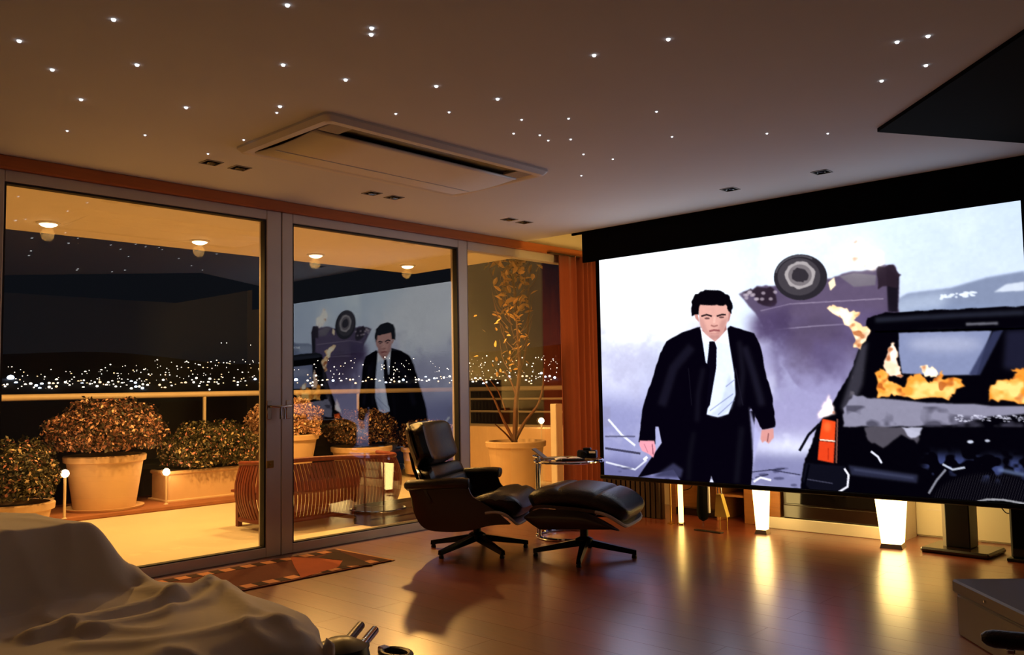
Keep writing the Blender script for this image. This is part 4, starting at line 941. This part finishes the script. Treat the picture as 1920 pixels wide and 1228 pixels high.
for k in range(34):
    y = rr_.uniform(500, 690); x = 967+rr_.uniform(-6, 10); dx = rr_.choice((-1, 1))*rr_.uniform(14, 48); dy = rr_.uniform(35, 90)
    if k % 3 == 0: x -= 16; y += 10
    branch([(x, y), (x+dx*.5, y-dy*.35), (x+dx*.8, max(492, y-dy))], .006, .0025, dep=rr_.uniform(-.25, .25))
lm = MB().add([(0,0,0),(.018,.02,.004),(.022,.055,.006),(.0,.1,-.004),(-.022,.055,.006),(-.018,.02,.004),(0,.05,-.004)], [(0,1,6),(1,2,6),(2,3,6),(3,4,6),(4,5,6),(5,0,6)]).mesh('leaf'); lm.materials.append(MATS['leaf'])
for k in range(190):
    if k < 120: x = 962+rr_.gauss(0, 17); y = 488+abs(rr_.gauss(0, 58))
    else: x = 958+rr_.gauss(0, 26); y = rr_.uniform(560, 700)
    o = bpy.data.objects.new('leaf', lm); link(o, tr); o.location = tp3(x, y, rr_.gauss(0, .1)); o.rotation_euler = (rr_.uniform(-1, 1.2), rr_.uniform(-.8, .8), rr_.uniform(0, 6.28))
    s = rr_.uniform(.7, 1.3)*(1.15 if k < 120 else .7); o.scale = (s, s, s)
# orange post at the curtain edge outside
struct('terrace_post', MB().box(-5.62, -5.54, 6.56, 6.66, ZT0, .95, .006), 'soffit_paint', 'short orange post outside beside the curtain')

# ------------------------------------------------------------------ night view: hillside and city lights
def elev(d, az): 
    base = -3.6+6.0*sst(60, 420, d); return base+(.35*math.sin(az*9)+.25*math.sin(az*23+1))*sst(200, 420, d)
hm = MB()
def hp(u, v):
    az_ = math.radians(95+100*u); d = 60+380*v; e = math.radians(elev(d, az_)); return (d*math.cos(az_), d*math.sin(az_), 1.12+d*math.tan(e))
hl = obj('hillside', hm.grid(hp, 120, 40), 'hill', None, 'all'); tag(hl, 'dark hillside across the valley dotted with city lights', 'hill'); hl['kind'] = 'structure'; del hl['category']
lt = {}
for nm in ('city_white', 'city_warm', 'city_blue'):
    m_ = MB().lathe([(.001, -1), (.7, -.7), (1, 0), (.7, .7), (.001, 1)], 8).mesh('city_light'); m_.materials.append(MATS[nm]); lt[nm] = m_
rl_ = random.Random(11)
spots = []
for k in range(300):            # bright band just above the railing
    x = rl_.choice((rl_.uniform(0, 490), rl_.uniform(545, 860), rl_.uniform(875, 1045), rl_.uniform(0, 490))); y = 722+rl_.gauss(0, 4.5)-(x*.012); spots.append((x, y, rl_.uniform(2.0, 5.2)))
for k in range(360):            # scattered on the slope
    x = rl_.choice((rl_.uniform(0, 490), rl_.uniform(180, 490), rl_.uniform(545, 860), rl_.uniform(880, 1045))); y = rl_.uniform(678, 720)-x*.012+ (10 if x < 200 else 0); spots.append((x, y, rl_.uniform(1.0, 2.6)))
spots += [(20,708,11), (30,718,6), (555,712,7), (190,694,4), (160,697,4), (415,643,2), (425,643,1.6), (470,647,1.6)]
spots.sort(key=lambda s: -s[2]); keep = []
for s_ in spots:
    if all(math.hypot(s_[0]-q_[0], s_[1]-q_[1]) > (s_[2]+q_[2])*.62 for q_ in keep): keep.append(s_)
spots = keep
small = MB()
for k, (x, y, px) in enumerate(spots):
    d = ray(x, y); hd = math.hypot(d.x, d.y); az_ = math.atan2(d.y, d.x); e = math.degrees(math.atan2(d.z, hd)); dist = 415
    for q_ in range(60, 440, 5):
        if elev(q_, az_) >= e: dist = q_-4; break
    t_ = dist/hd; pos = EYE+d*t_; r = px*.5*dist/F
    if k < 300:
        o = bpy.data.objects.new('city_light', lt['city_blue' if px > 5 else ('city_warm' if k % 3 == 0 else 'city_white')]); link(o); o.location = pos; o.scale = (r, r, r*.8)
        tag(o, 'distant glowing city light on the dark hillside', 'city light', 'city lights across the valley')
    else:
        small.add([pos+Vector(v)*r for v in ((1,0,0),(0,1,0),(-1,0,0),(0,-1,0),(0,0,1),(0,0,-1))], [(0,1,4),(1,2,4),(2,3,4),(3,0,4),(1,0,5),(2,1,5),(3,2,5),(0,3,5)])
o = obj('city_glitter', small, 'city_white'); tag(o, 'fainter specks of city light scattered over the dark hillside', 'city lights', None, 'stuff')
# roof of a neighbouring house below the terrace
nb = thing('neighbour_house', 'dark neighbouring house with a maroon hipped roof below the railing', 'house', (-17.5, 9.3, -3.0))
obj('wall', MB().box(-2.2, 2.2, -2.6, 2.6, 0, 3.0), 'dark_wall', nb)
obj('roof', MB().add([(-2.6,-3,3),(2.6,-3,3),(2.6,3,3),(-2.6,3,3),(0,-1.2,3.95),(0,1.2,3.95)], [(0,1,4),(1,2,5,4),(2,3,5),(3,0,4,5),(3,2,1,0)]), 'roof_maroon', nb)
